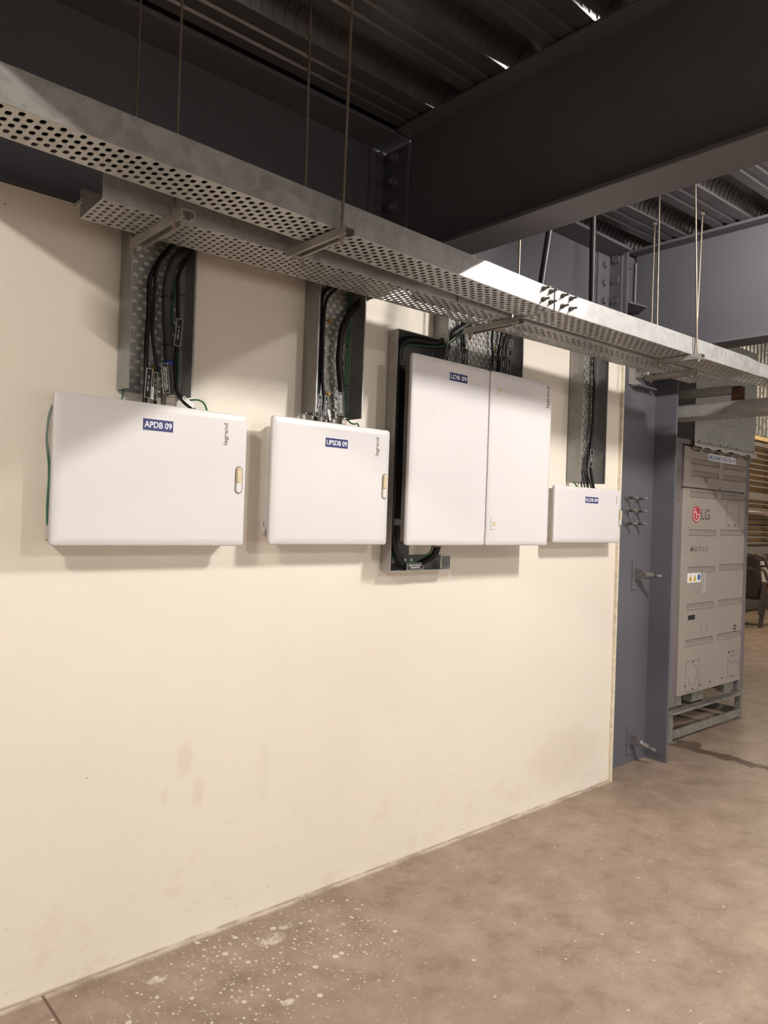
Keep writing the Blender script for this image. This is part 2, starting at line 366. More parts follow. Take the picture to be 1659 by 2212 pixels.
# =================================================================== STEEL FRAME
def ibeam_x(mb, x0, x1, yc, z0, z1, fw, ft=.016, wt=.01):
    mb.box(x0, x1, yc - fw / 2, yc + fw / 2, z1 - ft, z1); mb.box(x0, x1, yc - fw / 2, yc + fw / 2, z0, z0 + ft)
    mb.box(x0, x1, yc - wt / 2, yc + wt / 2, z0 + ft, z1 - ft)
def ibeam_y(mb, y0, y1, xc, z0, z1, fw, ft=.016, wt=.01):
    mb.box(xc - fw / 2, xc + fw / 2, y0, y1, z1 - ft, z1); mb.box(xc - fw / 2, xc + fw / 2, y0, y1, z0, z0 + ft)
    mb.box(xc - wt / 2, xc + wt / 2, y0, y1, z0 + ft, z1 - ft)

t = thing('steel_beam', (0, 2.35, 2.31), 'long dark grey steel beam running along the top of the cream wall', 'beam')
m = MB(); m.box(-6, 3.70, 2.20, 2.44, 2.922, 2.938); m.box(-6, 3.70, 2.345, 2.355, 2.32, 2.922); m.box(-6, 3.70, 2.262, 2.44, 2.305, 2.32)
m.build('web', PAINT, t, bevel=.002)
# cleat at the joint with the near cross beam, and at the column
c = MB().box(1.93, 2.012, 2.335, 2.345, 2.56, 2.915).build('cleat_plate', PAINT, t, bevel=.002)
for z in (2.89, 2.785, 2.68, 2.60):
    bolt(MB(), (1.975, 2.335, z), (0, -1, 0), .017, .013).build('bolt', PAINT, c)
c = MB().box(3.585, 3.70, 2.333, 2.345, 2.42, 2.92).build('cleat_plate', PAINT, t, bevel=.002)
for z in (2.86, 2.76, 2.66, 2.56, 2.46):
    bolt(MB(), (3.64, 2.333, z), (0, -1, 0), .018, .014).build('bolt', PAINT, c)

def cross_beam(xc, z0, z1, label, y1=2.30):
    t = thing('steel_cross_beam', (xc, 0, z0), label, 'beam', 'cross beams under the deck')
    m = MB(); ibeam_y(m, -5, y1, xc, z0, z1, .165); m.build('web', PAINT, t, bevel=.003)
    return t
cb = cross_beam(2.022, 2.42, 2.943, 'deep dark grey cross beam overhead with lit underside, nearest to the camera', 2.19)
MB().box(2.016, 2.028, 2.19, 2.345, 2.50, 2.86).build('web_end', PAINT, cb)
c = MB().box(2.004, 2.016, 2.19, 2.335, 2.52, 2.905).build('cleat_plate', PAINT, cb, bevel=.002)
for z in (2.87, 2.77, 2.67, 2.58):
    bolt(MB(), (2.004, 2.265, z), (-1, 0, 0), .022, .018, .012).build('bolt', PAINT, c)
cb2 = cross_beam(3.99, 2.395, 3.012, 'grey cross beam above the column, its side lit bluish, upper right', 2.34)
m = MB(); zz = 2.45
while zz < 2.95:
    m.cyl((3.982, 2.338, zz), (3.982, 2.338, zz + .014), .006, 6); zz += .012
part_label(m.build('weld_seam', mat('weld_metal', (.36, .35, .34), .5, .5), cb2), 'rough weld seam at the beam end')
MB().prism([(3.745, 2.345, 2.655), (3.745, 2.24, 2.655), (3.90, 2.215, 2.655), (3.985, 2.31, 2.655), (3.985, 2.345, 2.655)], (0, 0, .01)).build('stiffener_plate', PAINT, cb2)
cross_beam(.14, 2.42, 2.943, 'dark grey cross beam over the left bay')
cross_beam(-1.85, 2.42, 2.943, 'dark grey cross beam one bay further left')

t = thing('steel_column', (4.02, 2.36, 0), 'grey painted steel H column at the right end of the cream wall', 'column')
MB().box(3.745, 4.29, 2.357, 2.367, 0, 2.99).build('web', COLP, t)
MB().box(3.735, 3.75, 2.245, 2.50, 2.345, 2.99).build('flange', COLP, t, bevel=.002)
MB().box(3.735, 3.75, 2.345, 2.50, 0, 2.345).build('flange', COLP, t, bevel=.002)
MB().box(4.29, 4.305, 2.217, 2.50, 0, 2.39).build('flange', COLP, t, bevel=.002)
MB().box(3.722, 3.735, 2.27, 2.35, 2.36, 2.94).build('end_plate', PAINT, t, bevel=.002)
m_ = [bolt(MB(), (3.722, 2.305, z), (-1, 0, 0), .024, .018).build('bolt', PAINT, t) for z in (2.905, 2.79, 2.675, 2.565)]
bolt(MB(), (3.75, 2.27, 2.87), (1, 0, 0), .022, .02, .03).build('bolt', PAINT, t)
ANC = mat('painted_anchor', (.17, .15, .145), .5, .2, .2, 40)
for X_ in (3.99, 4.10):
    for z in (1.58, 1.505, 1.43):
        b = MB(); b.cyl((X_, 2.357, z), (X_, 2.352, z), .021, 14); b.cyl((X_, 2.352, z), (X_, 2.335, z), .015, 6, smooth=False); b.cyl((X_, 2.335, z), (X_, 2.285, z), .0085, 10)
        b.build('anchor_bolt', ANC, t)
for zc, nm in ((1.125, 'cleat'), (.14, 'cleat')):
    zt = zc
    g = MB().prism([(4.10, 2.357, zt + .045), (4.10, 2.357, zt - .035), (4.10, 2.30, zt - .02), (4.10, 2.28, zt + .01), (4.10, 2.30, zt + .03)], (.012, 0, 0)).build('lug_plate', ANC, t, bevel=.002)
    MB().box(4.075, 4.135, 2.351, 2.357, zt - .09, zt + .08).build('base_plate', COLP, g)
    b = MB(); dz = -.03 if zc < .5 else 0
    b.cyl((4.115, 2.325, zt), (4.135, 2.29, zt + dz * .5), .022, 6, smooth=False); b.cyl((4.135, 2.29, zt + dz * .5), (4.15, 2.255, zt + dz), .017, 8, smooth=False); b.cyl((4.15, 2.255, zt + dz), (4.165, 2.215, zt + dz * 1.5), .012, 12)
    b.build('lug_bolt', ANC, t)
g = MB().box(4.0, 4.2, 2.30, 2.357, 2.235, 2.245).build('cleat_plate', PAINT, t, bevel=.002)
MB().box(3.96, 4.10, 2.345, 2.357, 2.245, 2.37).build('clamp_plate', CHAN, t, bevel=.002)
b = MB(); b.cyl((4.04, 2.345, 2.31), (4.04, 2.31, 2.31), .026, 6, smooth=False); b.cyl((4.04, 2.31, 2.31), (4.04, 2.255, 2.31), .015, 12)
b.build('clamp_bolt', STEEL, t)

# =================================================================== CABLE TRAYS
def tray_section(mb_base, mb_out, mb_in, P0, P1, W, z, h, cap=0, top_cut=0., pu=.0322):
    P0 = Vector((*P0, z)); P1 = Vector((*P1, z)); d = (P1 - P0); L = d.length; d.normalize(); n = Vector((-d.y, d.x, 0))
    mb_base.perf(P0, n, d, W, L, 0, pu, .0205, .0098 if pu > .03 else .0085, .0060 if pu > .03 else .0054)
    def side(mb, A, B, lipdir, cut):
        Bt = B - d * cut
        mb.add([A, B, Bt + Vector((0, 0, h)), A + Vector((0, 0, h))], [(0, 1, 2, 3)])
        mb.add([A + Vector((0, 0, h)), Bt + Vector((0, 0, h)), Bt + Vector((0, 0, h)) + lipdir * .008, A + Vector((0, 0, h)) + lipdir * .008], [(0, 1, 2, 3)])
    side(mb_out, P0, P1, n, top_cut); side(mb_in, P0 + n * W, P1 + n * W, -n, top_cut)

def line_pt(A, B, x): t_ = (x - A[0]) / (B[0] - A[0]); return (x, A[1] + (B[1] - A[1]) * t_)
T1a = ((.384, 1.598), (2.272, 1.662)); T1b = ((2.274, 1.662), (3.94, 1.60)); ZT = 2.20
tA = thing('cable_tray', (1.3, 1.7, ZT), 'galvanised perforated cable tray hung in front, running the full width of the photo', 'cable tray', 'horizontal cable trays along the wall')
b, o1, i1 = MB(), MB(), MB(); tray_section(b, o1, i1, line_pt(*T1a, .33), T1a[1], .148, ZT, .077)
b.build('perforated_base', GALV, tA, solid=.0015); o1.build('side_flange', GALV, tA, solid=.0016); i1.build('side_flange', GALV, tA, solid=.0016)
b, o1, i1 = MB(), MB(), MB(); tray_section(b, o1, i1, T1b[0], T1b[1], .148, ZT, .077, top_cut=.12)
b.build('perforated_base', GALV, tA, solid=.0015); part_label(o1.build('side_flange', GALV, tA, solid=.0016), 'bright side of the second length'); i1.build('side_flange', GALV, tA, solid=.0016)
b, o1, i1 = MB(), MB(), MB(); tray_section(b, o1, i1, (3.94, 1.60), (4.62, 1.50), .148, ZT, .066)
b.build('perforated_base', GALV, tA, solid=.0015)
o1.add([(3.94, 1.60, ZT), (3.94, 1.60, ZT + .066), (3.82, 1.605, ZT + .077)], [(0, 1, 2)])
o1.build('side_flange', GALV, tA, solid=.0016); i1.build('side_flange', GALV, tA, solid=.0016)
JB = mat('dull_joint_bolt', (.16, .15, .14), .45, .5, .2, 40)
# seam plate and joint bolts of the front tray
m = MB(); m.box(2.271, 2.275, 1.659, 1.661, ZT, ZT + .077); m.build('joint_seam', DRK, tA)
for x in (2.20, 2.247, 2.318, 2.368):
    for z in (ZT + .023, ZT + .062):
        yf = (line_pt(*T1a, x) if x < 2.27 else line_pt(*T1b, x))[1]
        b = MB(); b.cyl((x, yf, z), (x, yf - .004, z), .0095, 12); b.cyl((x, yf - .004, z), (x, yf - .013, z), .0078, 6, smooth=False); b.cyl((x, yf - .013, z), (x, yf - .032, z), .0042, 8)
        b.build('joint_bolt', JB, tA)
MB().box(3.283, 3.289, 1.6215, 1.6235, ZT, ZT + .077).build('joint_seam', DRK, tA)

T2a = ((.70, 1.902), (2.20, 1.846)); T2b = ((2.20, 1.846), (3.90, 1.786))
tB = thing('cable_tray', (1.5, 1.95, ZT), 'galvanised perforated cable tray nearest the wall, with an open left end', 'cable tray', 'horizontal cable trays along the wall')
for (A, B, W_) in ((T2a[0], T2a[1], .176), (T2b[0], T2b[1], .168)):
    b, o1, i1 = MB(), MB(), MB(); tray_section(b, o1, i1, A, B, W_, ZT - .002, .077, pu=.0268)
    b.build('perforated_base', GALV, tB, solid=.0015); o1.build('side_flange', GALV, tB, solid=.0016); i1.build('side_flange', GALV, tB, solid=.0016)
MB().box(1.958, 1.961, 1.852, 1.8545, ZT, ZT + .077).build('joint_seam', DRK, tB)
m = MB(); m.box(.694, .698, 2.03, 2.092, ZT + .026, ZT + .036); m.build('end_strap', CHAN, tB)

# tray crossing at the right toward the outdoor unit
tC = thing('cable_tray', (4.42, 1.8, 2.09), 'perforated cable tray crossing at right below the beam, above the outdoor unit', 'cable tray')
b = MB(); b.perf((4.40, .9, 2.092), (1, 0, 0), (0, 1, 0), .20, 1.45); b.build('perforated_base', GALV, tC, solid=.0015)
MB().box(4.398, 4.40, .9, 2.35, 2.09, 2.165).build('side_flange', CHAN, tC); MB().box(4.60, 4.602, .9, 2.35, 2.09, 2.165).build('side_flange', CHAN, tC)
t = thing('steel_channel', (4.4, 2.1, 2.2), 'short dark channel beside the column top with a rusty end clip', 'channel')
MB().box(4.39, 4.395, 1.94, 2.34, 2.205, 2.255).build('channel_web', CHAN, t)
MB().box(4.395, 4.43, 1.94, 2.34, 2.205, 2.21).build('channel_lip', CHAN, t)
part_label(MB().box(4.40, 4.46, 1.89, 1.945, 2.165, 2.25).build('end_clip', RUST, t, bevel=.006), 'rusty end clip')

# upright trays on the wall
def upright(x0, x1, z0, z1, y0, label, holes=()):
    t = thing('upright_cable_tray', ((x0 + x1) / 2, D, z0), label, 'cable tray', 'upright cable trays on the wall')
    b = MB(); b.perf((x0, D - .005, z0), (1, 0, 0), (0, 0, 1), x1 - x0, z1 - z0, .006); b.build('perforated_base', GALVU, t, solid=.0015)
    for x, s_ in ((x0, 1), (x1, -1)):
        m = MB(); dd = D - .005 - y0
        m.perf((x, D - .005, z0), (0, -1, 0), (0, 0, 1), .03, z1 - z0, .001, .028, .041, .006, .004)
        m.add([(x, D - .035, z0), (x, y0, z0), (x, y0, z1), (x, D - .035, z1)], [(0, 1, 2, 3)])
        m.add([(x, y0, z0), (x + s_ * .006, y0, z0), (x + s_ * .006, y0, z1), (x, y0, z1)], [(0, 1, 2, 3)])
        m.build('side_flange', GALVU, t, solid=.0014)
    return t
U1 = upright(.893, 1.104, 1.775, 2.30, 2.172, 'upright perforated tray above the APDB 09 cabinet')
U2 = upright(1.578, 1.797, 1.785, 2.30, 2.168, 'upright perforated tray above the UPSDB 09 cabinet')
U3 = upright(2.245, 2.745, 1.98, 2.32, 2.168, 'wide upright perforated tray behind the top of the LDB 09 cabinet')
U4 = upright(3.232, 3.46, 1.63, 2.32, 2.17, 'upright perforated tray above the ELDB 09 cabinet')
def screw(parent, x, z, y, m=GOLD, r=.011):
    b = MB(); b.cyl((x, y, z), (x, y - .003, z), r, 14); b.cyl((x, y - .003, z), (x, y - .009, z), r * .65, 6, smooth=False); return b.build('fixing_screw', m, parent)
screw(U1, 1.012, 1.862, D - .006); screw(U2, 1.69, 2.144, D - .006); screw(U2, 1.694, 1.872, D - .006); screw(U3, 2.63, 2.20, D - .006)
screw(U1, 1.117 - .05, 2.0, D - .006, STEEL, .008)

# C shaped tray that goes round the left of the LDB cabinet
def sheet(name, quads, parent, m=GALV, th=.0015):
    mb = MB()
    for q_ in quads: mb.add(q_, [(0, 1, 2, 3)])
    return mb.build(name, m, parent, solid=th)
CT = thing('wrap_around_cable_tray', (2.03, D, 1.2), 'C shaped galvanised tray going round the left side of the LDB 09 cabinet', 'cable tray')
yb, yf = D - .004, 2.195
sheet('outer_flange', [[(1.990, yb, 1.205), (1.990, yf, 1.205), (1.990, yf, 2.165), (1.990, yb, 2.165)]], CT)
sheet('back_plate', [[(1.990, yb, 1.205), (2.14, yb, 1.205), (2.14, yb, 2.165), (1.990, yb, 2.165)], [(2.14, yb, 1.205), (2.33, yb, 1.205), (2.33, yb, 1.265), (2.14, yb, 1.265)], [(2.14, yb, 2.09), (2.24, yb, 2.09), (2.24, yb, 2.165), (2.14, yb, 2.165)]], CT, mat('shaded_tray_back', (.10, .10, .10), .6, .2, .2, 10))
sheet('bottom_flange', [[(1.990, yb, 1.205), (2.33, yb, 1.205), (2.33, yf, 1.205), (1.990, yf, 1.205)]], CT)
sheet('top_flange', [[(1.990, yb, 2.165), (2.24, yb, 2.165), (2.24, yf, 2.165), (1.990, yf, 2.165)]], CT)
sheet('end_flap', [[(2.29, yf + .01, 1.207), (2.33, yf, 1.207), (2.33, yf, 1.262), (2.29, yf + .01, 1.262)]], CT, mat('grey_flap', (.13, .13, .135), .5, .2))
for i in range(6): MB().cyl((2.05 + i * .035, yb - .001, 1.25), (2.05 + i * .035, yb - .003, 1.232), .005, 8).build('slot', PSIDE, CT)

# =================================================================== HANGERS
def bracket(x, y0, y1, z, label, ang=0.):
    t = thing('channel_bracket', (x, (y0 + y1) / 2, z), label, 'bracket', 'channel brackets under the trays')
    hw = .0185
    m = MB(); m.box(x - hw, x + hw, y0, y1, z - .0025, z); m.box(x - hw, x - hw + .0025, y0, y1, z - .022, z - .0025); m.box(x + hw - .0025, x + hw, y0, y1, z - .022, z - .0025)
    m.box(x - hw + .0025, x - hw + .009, y0, y1, z - .022, z - .0195); m.box(x + hw - .009, x + hw - .0025, y0, y1, z - .022, z - .0195)
    m.build('channel', CHAN, t)
    for y in (y0 + .025, y1 - .025):
        b = MB(); b.cyl((x, y, z - .0215), (x, y, z - .024), .012, 14); b.cyl((x, y, z - .024), (x, y, z - .032), .009, 6, smooth=False)
        b.build('nut', CHAN, t)
    return t
def rod(x, y, z0, z1, label, r=.0042, dx=0., dy=0., m=ROD, nut=False, name='threaded_rod', cat='rod', group='tray hanger rods'):
    t = thing(name, (x, y, z0), label, cat, group)
    MB().tube([(x, y, z0), (x + dx * .5, y + dy * .5, (z0 + z1) / 2), (x + dx, y + dy, z1)], r, 8).build('shaft', m, t)
    if nut: MB().cyl((x + dx, y + dy, z1 - .012), (x + dx, y + dy, z1), .011, 6, smooth=False).build('nut', m, t)
    return t
ZB = ZT - .004
bracket(.885, 1.80, 2.13, ZB, 'channel bracket under the wall-side tray, nearest its open left end')
bracket(1.247, 1.585, 1.86, ZB, 'channel bracket under the front tray, left of the big cross beam')
bracket(2.258, 1.80, 2.08, ZB - .001, 'channel bracket under the wall-side tray, above the LDB 09 cabinet')
bracket(3.27, 1.575, 1.81, ZB, 'channel bracket under the front tray, right end, topmost of the two there')
bracket(3.59, 1.765, 2.03, ZB - .001, 'channel bracket under the wall-side tray, right end beside the column')
rod(.868, 1.845, 2.15, 2.947, 'long rod hanging the wall-side tray, second rod from the left')
rod(.868, 2.115, 2.15, 2.92, 'faint long rod near the wall, first rod from the left')
rod(1.238, 1.608, 2.15, 2.947, 'long brownish rod in front of the front tray, fourth rod from the left', dx=.01)
rod(1.278, 1.842, 2.15, 2.947, 'rod behind the front tray, third rod from the left', dx=-.005)
rod(2.262, 1.822, 2.15, 2.96, 'short visible brass-coloured rod just right of the big cross beam')
rod(2.262, 2.06, 2.15, 2.96, 'rod stub under the bracket above the LDB 09 cabinet')
rod(3.27, 1.602, 2.16, 2.98, 'brownish rod standing in front of the right end of the front tray', dx=-.07)
rod(3.245, 1.785, 2.16, 2.98, 'pale rod right of the column plates, longer of the two there', dx=-.02)
rod(3.575, 2.0, 2.16, 2.985, 'thin rod right of the column plates with a nut on top, beside the stiffener plate', nut=True)
rod(3.60, 1.775, 2.16, 2.99, 'rod with a nut on top in front of the lit beam side', nut=True, dx=.03, r=.005)
rod(2.225, 1.70, 2.2, 2.965, 'thick black cable dropping into the tray, leaning, left of the pair', .0125, dx=.14, m=BLK, name='drop_cable', cat='cable', group='black drop cables')
rod(2.575, 1.70, 2.2, 2.965, 'thick black cable dropping straight into the tray, right of the pair', .0125, dx=-.02, m=BLK, name='drop_cable', cat='cable', group='black drop cables')

# black cables added inside the trays to block light through the slots
def cable(pts, r, m, label, name='power_cable', cat='cable', group=None, n=10):
    t = thing(name, pts[-1], label, cat, group); c = MB().tube(pts, r, n).build('sheath', m, t); return t
for k_, (dy, r) in enumerate(((.035, .016), (.075, .014), (.115, .015))):
    A = line_pt(*T1a, .36)
    o = MB().tube([(A[0], A[1] + dy, ZT + .004 + r), (.9, 1.615 + dy, ZT + .004 + r), (2.2, 1.66 + dy, ZT + .004 + r), (3.9, 1.605 + dy, ZT + .004 + r)], r, 8).build('slot_blocker_cable', BLK)
    tag(o, 'black cable added to block light through the slots of the front tray, ' + ('outermost', 'middle', 'innermost')[k_] + ' of three', 'cable', 'cables added in the trays to block light')
for k_, (dy, r) in enumerate(((.04, .016), (.10, .018))):
    o = MB().tube([(1.15 + k_ * .7, 1.885 - k_ * .02 + dy, ZT + .002 + r), (2.2, 1.846 + dy, ZT + .002 + r), (3.85, 1.79 + dy, ZT + .002 + r)], r, 8).build('slot_blocker_cable', BLK)
    tag(o, 'black cable added to block light through the slots of the wall-side tray, ' + ('outer', 'inner') [k_] + ' of two', 'cable', 'cables added in the trays to block light')

# =================================================================== CABINETS
def rr(x0, x1, z0, z1, r, n=5):
    pts = []
    for cx, cz, a0 in ((x1 - r, z1 - r, 0), (x0 + r, z1 - r, 90), (x0 + r, z0 + r, 180), (x1 - r, z0 + r, 270)):
        for i in range(n + 1):
            a = math.radians(a0 + 90 * i / n); pts.append((cx + r * math.cos(a), cz + r * math.sin(a)))
    return pts
def door(x0, x1, z0, z1, y, th, name, parent, r=.012, sl=.022):
    """softly pillowed door leaf: rounded corners, sloping rim"""
    mb = MB(); rings = [(0, y + th), (0, y + .008), (.0015, y + .0055), (.004, y + .004), (sl * .6, y + .0015), (sl, y)]
    vs = []; n = None
    for ins, yy in rings:
        ring = rr(x0 + ins, x1 - ins, z0 + ins, z1 - ins, max(r - ins * .4, .004)); n = len(ring); vs += [(a, yy, c_) for a, c_ in ring]
    fs = []
    for k_ in range(len(rings) - 1):
        fs += [(k_ * n + i, k_ * n + (i + 1) % n, (k_ + 1) * n + (i + 1) % n, (k_ + 1) * n + i) for i in range(n)]
    mb.add(vs, fs, True); mb.f += [tuple(range((len(rings) - 1) * n, len(rings) * n)), tuple(range(n))]; mb.sm += [False, False]
    return mb.build(name, PANEL, parent)
def plate(parent, x0, x1, z0, z1, y, body, m=NAVY, rim=True):
    p = MB().box(x0, x1, y - .0012, y + .0004, z0, z1).build('name_plate', m, parent)
    if rim: MB().box(x0 - .0016, x1 + .0016, y - .0008, y + .0004, z0 - .0016, z1 + .0016).build('plate_rim', WHITE, p)
    w_, h_ = x1 - x0, z1 - z0
    text(p, 'lettering', body, WHITE, x0 + w_ * .05, x1 - w_ * .05, z0 + h_ * .24, z1 - h_ * .22, y - .0012, bold=.012)
    return p
def handle(parent, xc, z0, z1, y, r=.0085):
    n = 8
    def cap(mb, zc0, zc1, rr_, ya, yb_):
        pts = [(xc + rr_ * math.cos(math.radians(a)), zc1 - rr_ + rr_ * math.sin(math.radians(a))) for a in range(0, 181, 20)] + \
              [(xc + rr_ * math.cos(math.radians(a)), zc0 + rr_ + rr_ * math.sin(math.radians(a))) for a in range(180, 361, 20)]
        mb.prism([(a, ya, c_) for a, c_ in pts], (0, yb_ - ya, 0))
    m = MB(); cap(m, z0, z1, r + .0035, y + .001, y - .0012); h = m.build('handle', DRK, parent)
    m = MB(); cap(m, z0 + .002, z1 - .002, r + .0018, y, y - .0018); m.build('surround', BEIGE, h)
    m = MB(); cap(m, z0 + (z1 - z0) * .40, z1 - .004, r - .001, y - .001, y - .007); m.build('lever', BEIGE, h, bevel=.0015)
    m = MB(); cap(m, z0 + .005, z0 + (z1 - z0) * .42, r - .001, y - .001, y - .004); m.build('lock_insert', PANEL, h, bevel=.001)
    return h
def cabinet(name, label, x0, x1, z0, z1, yf, ybody=D, inset=.014, mm=None):
    t = thing(name, ((x0 + x1) / 2, D, z0), label, 'distribution board', 'white wall cabinets')
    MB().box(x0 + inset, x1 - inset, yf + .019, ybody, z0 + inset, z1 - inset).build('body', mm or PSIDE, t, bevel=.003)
    return t
# APDB 09
A_ = cabinet('distribution_board', 'wide white cabinet labelled APDB 09, leftmost on the wall', .687, 1.302, 1.307, 1.738, 2.16)
d_ = door(.687, 1.302, 1.307, 1.738, 2.16, .018, 'door', A_)
plate(d_, .940, 1.037, 1.655, 1.690, 2.160, 'APDB 09'); handle(d_, 1.273, 1.478, 1.568, 2.160, .010)
text(d_, 'lettering', 'legrand', LOGO, 1.212, 1.231, 1.634, 1.704, 2.160, up=True, bold=.012)
# UPSDB 09
B_ = cabinet('distribution_board', 'small squarish white cabinet labelled UPSDB 09, second from the left', 1.400, 1.937, 1.311, 1.753, 2.16, inset=.030)
d_ = door(1.400, 1.937, 1.311, 1.753, 2.16, .018, 'door', B_)
plate(d_, 1.622, 1.725, 1.664, 1.697, 2.160, 'UPSDB 09'); handle(d_, 1.913, 1.487, 1.584, 2.160, .010)
text(d_, 'lettering', 'legrand', LOGO, 1.860, 1.882, 1.650, 1.720, 2.160, up=True, bold=.012)
m = MB().tube([(1.421, 2.25, 1.39), (1.423, 2.235, 1.36), (1.428, 2.215, 1.355)], .004); m.build('earth_lead', PSIDE, B_)
MB().cyl((1.431, 2.215, 1.352), (1.420, 2.215, 1.352), .009, 14).build('earth_stud', STEEL, B_)
# LDB 09 (two leaves, stands off the wall)
C_ = cabinet('distribution_board', 'tall white two-door cabinet labelled LDB 09, biggest on the wall', 1.985, 2.873, 1.313, 2.056, 2.09, 2.155, .012, mat('shaded_side_enamel', (.12, .105, .095), .5, noise=.1, nscale=5))  # body colour darkened to paint in the shade on its left side
d_ = door(1.975, 2.432, 1.312, 2.056, 2.09, .018, 'door', C_); d2 = door(2.437, 2.873, 1.312, 2.058, 2.09, .018, 'door', C_)
plate(d_, 2.180, 2.285, 1.977, 2.010, 2.090, 'LDB 09')
text(d2, 'lettering', 'legrand', LOGO, 2.826, 2.850, 1.945, 2.043, 2.090, up=True, bold=.02)
for (a, b_, c0, c1) in ((2.478, 2.512, 1.957, 2.003), (2.462, 2.497, 1.380, 1.428)):
    l_ = MB().box(a, b_, 2.0875, 2.092, c0, c1).build('latch', PANEL, d2, bevel=.001); w_ = b_ - a; h_ = c1 - c0
    part_label(MB().box(a + w_ * .3, b_ - w_ * .2, 2.0865, 2.0878, c0 + h_ * .28, c1 - h_ * .25).build('latch_window', BEIGE, l_), 'yellowed latch window')
for z in (2.03, 1.40):
    MB().box(1.998, 2.24, 2.155, 2.192, z - .012, z + .012).build('mounting_rail', PAINT, C_)
MB().box(2.60, 2.84, 2.155, D, 2.0, 2.03).build('mounting_rail', PAINT, C_); MB().box(2.60, 2.84, 2.155, D, 1.38, 1.41).build('mounting_rail', PAINT, C_)
# ELDB 09
E_ = cabinet('distribution_board', 'smallest white cabinet labelled ELDB 09, rightmost beside the column', 3.014, 3.612, 1.322, 1.602, 2.16)
d_ = door(3.014, 3.612, 1.322, 1.602, 2.16, .018, 'door', E_)
plate(d_, 3.268, 3.385, 1.524, 1.556, 2.160, 'ELDB 09'); handle(d_, 3.600, 1.412, 1.500, 2.160, .009)
text(d_, 'lettering', 'legrand', LOGO, 3.556, 3.566, 1.530, 1.570, 2.160, up=True)

def gland(parent, x, z, y, r, h):
    b = MB(); b.cyl((x, y, z), (x, y, z + h * .42), r, 6, smooth=False); b.cyl((x, y, z + h * .42), (x, y, z + h * .46), r * .85, 16); b.cyl((x, y, z + h * .46), (x, y, z + h * .8), r * 1.02, 6, smooth=False); b.cyl((x, y, z + h * .8), (x, y, z + h), r * .95, 18)
    return part_label(b.build('cable_gland', BRASS, parent), 'nickel cable gland')
gland(A_, 1.045, 1.724, 2.212, .024, .055); gland(B_, 1.738, 1.739, 2.212, .016, .045)

# =================================================================== CABLES ON THE WALL
def wpts(l, y): return [(a, y, b_) for a, b_ in l]
def tagplate(parent, x0, z0, x1, z1, y, w_, body, col=WHITE, lw=.6, rim=True):
    """black engraved tag from bottom centre (x0,z0) to top centre (x1,z1), text reads upward"""
    a = Vector((x0, y, z0)); bb = Vector((x1, y, z1)); u = (bb - a); L = u.length; u.normalize(); v = Vector((-u.z, 0, u.x))   # letters' tops point left
    def box(mb, l0, l1, h0, h1, d0, d1):
        P = [a + u * l + v * h + Vector((0, d, 0)) for d in (d1, d0) for l, h in ((l0, h0), (l1, h0), (l1, h1), (l0, h1))]
        mb.hexa(P)
    m = MB(); box(m, 0, L, -w_ / 2, w_ / 2, -.002, 0); p = m.build('cable_tag', TAG, parent)
    if rim:
        m = MB(); e = .0009
        box(m, -e, L + e, w_ / 2, w_ / 2 + e, -.0024, 0); box(m, -e, L + e, -w_ / 2 - e, -w_ / 2, -.0024, 0); box(m, -e, 0, -w_ / 2, w_ / 2, -.0024, 0); box(m, L, L + e, -w_ / 2, w_ / 2, -.0024, 0)
        m.build('tag_rim', TAGW, p)
    n_ = body.count('\n') + 1
    text(p, 'lettering', body, col, 0, 1, 0, 1, y, frame=lambda q, s_, d: a + u * (L * ((1 - lw) / 2 + lw * q)) + v * (w_ * (.34 if n_ == 1 else .62) * (s_ - .5)) + Vector((0, -.002 - d * .7, 0)), bold=.008 if n_ == 1 else .0)
    return p
def sleeve(parent, x0, z0, x1, z1, y, w_, body):
    p = tagplate(parent, x0, z0, x1, z1, y, w_, body, LGG, .9, rim=False); p.data.materials[0] = WHITE; p.name = 'marker_sleeve'; return p
def tie(parent, x, z, y, r):
    b = MB(); b.tube([(x - r * 1.1, y + r * .3, z), (x - r * .7, y - r * .8, z), (x, y - r * 1.12, z), (x + r * .7, y - r * .8, z), (x + r * 1.1, y + r * .3, z)], .0018, 6, 3); b.cyl((x + r, y - r * .6, z), (x + r * 1.0 + .012, y - r * .9 - .004, z + .004), .0012, 5); return b.build('cable_tie', BLK, parent)

T = cable(wpts([(1.06, 2.27), (1.032, 2.237), (.997, 2.185), (.976, 2.14), (.972, 2.109), (.973, 2.045), (.972, 1.993), (.970, 1.945), (.970, 1.872), (.972, 1.81), (.972, 1.728)], 2.222), .0075, BLK, 'black cable on the left of the tray above APDB 09, tagged FPS 13, 14')
tie(T, .972, 1.995, 2.222, .0085); tie(T, .974, 2.10, 2.222, .0085)
tagplate(T, .957, 1.755, .962, 1.842, 2.176, .017, 'FPS 13 , 14', lw=.52)
T = cable(wpts([(1.05, 2.262), (1.022, 2.22), (.99, 2.16), (.985, 2.10), (.983, 2.02), (.982, 1.97), (.987, 1.93), (.993, 1.897), (1.0, 1.855), (1.0, 1.79), (1.0, 1.73)], 2.212), .0055, BLK, 'thinner black cable beside it above APDB 09, tagged FPS 15, 16')
tagplate(T, .985, 1.752, .986, 1.835, 2.185, .010, 'FPS 15, 16', TAGW, lw=.55)
sleeve(T, .9745, 1.752, .9745, 1.79, 2.180, .008, '123WUB13')
T = cable(wpts([(1.13, 2.275), (1.093, 2.246), (1.056, 2.21), (1.034, 2.165), (1.025, 2.106), (1.026, 2.032), (1.03, 1.985), (1.034, 1.946), (1.038, 1.899), (1.045, 1.82), (1.046, 1.765)], 2.213), .0145, GRY, 'thick dusty armoured cable entering the gland on top of APDB 09', n=14)
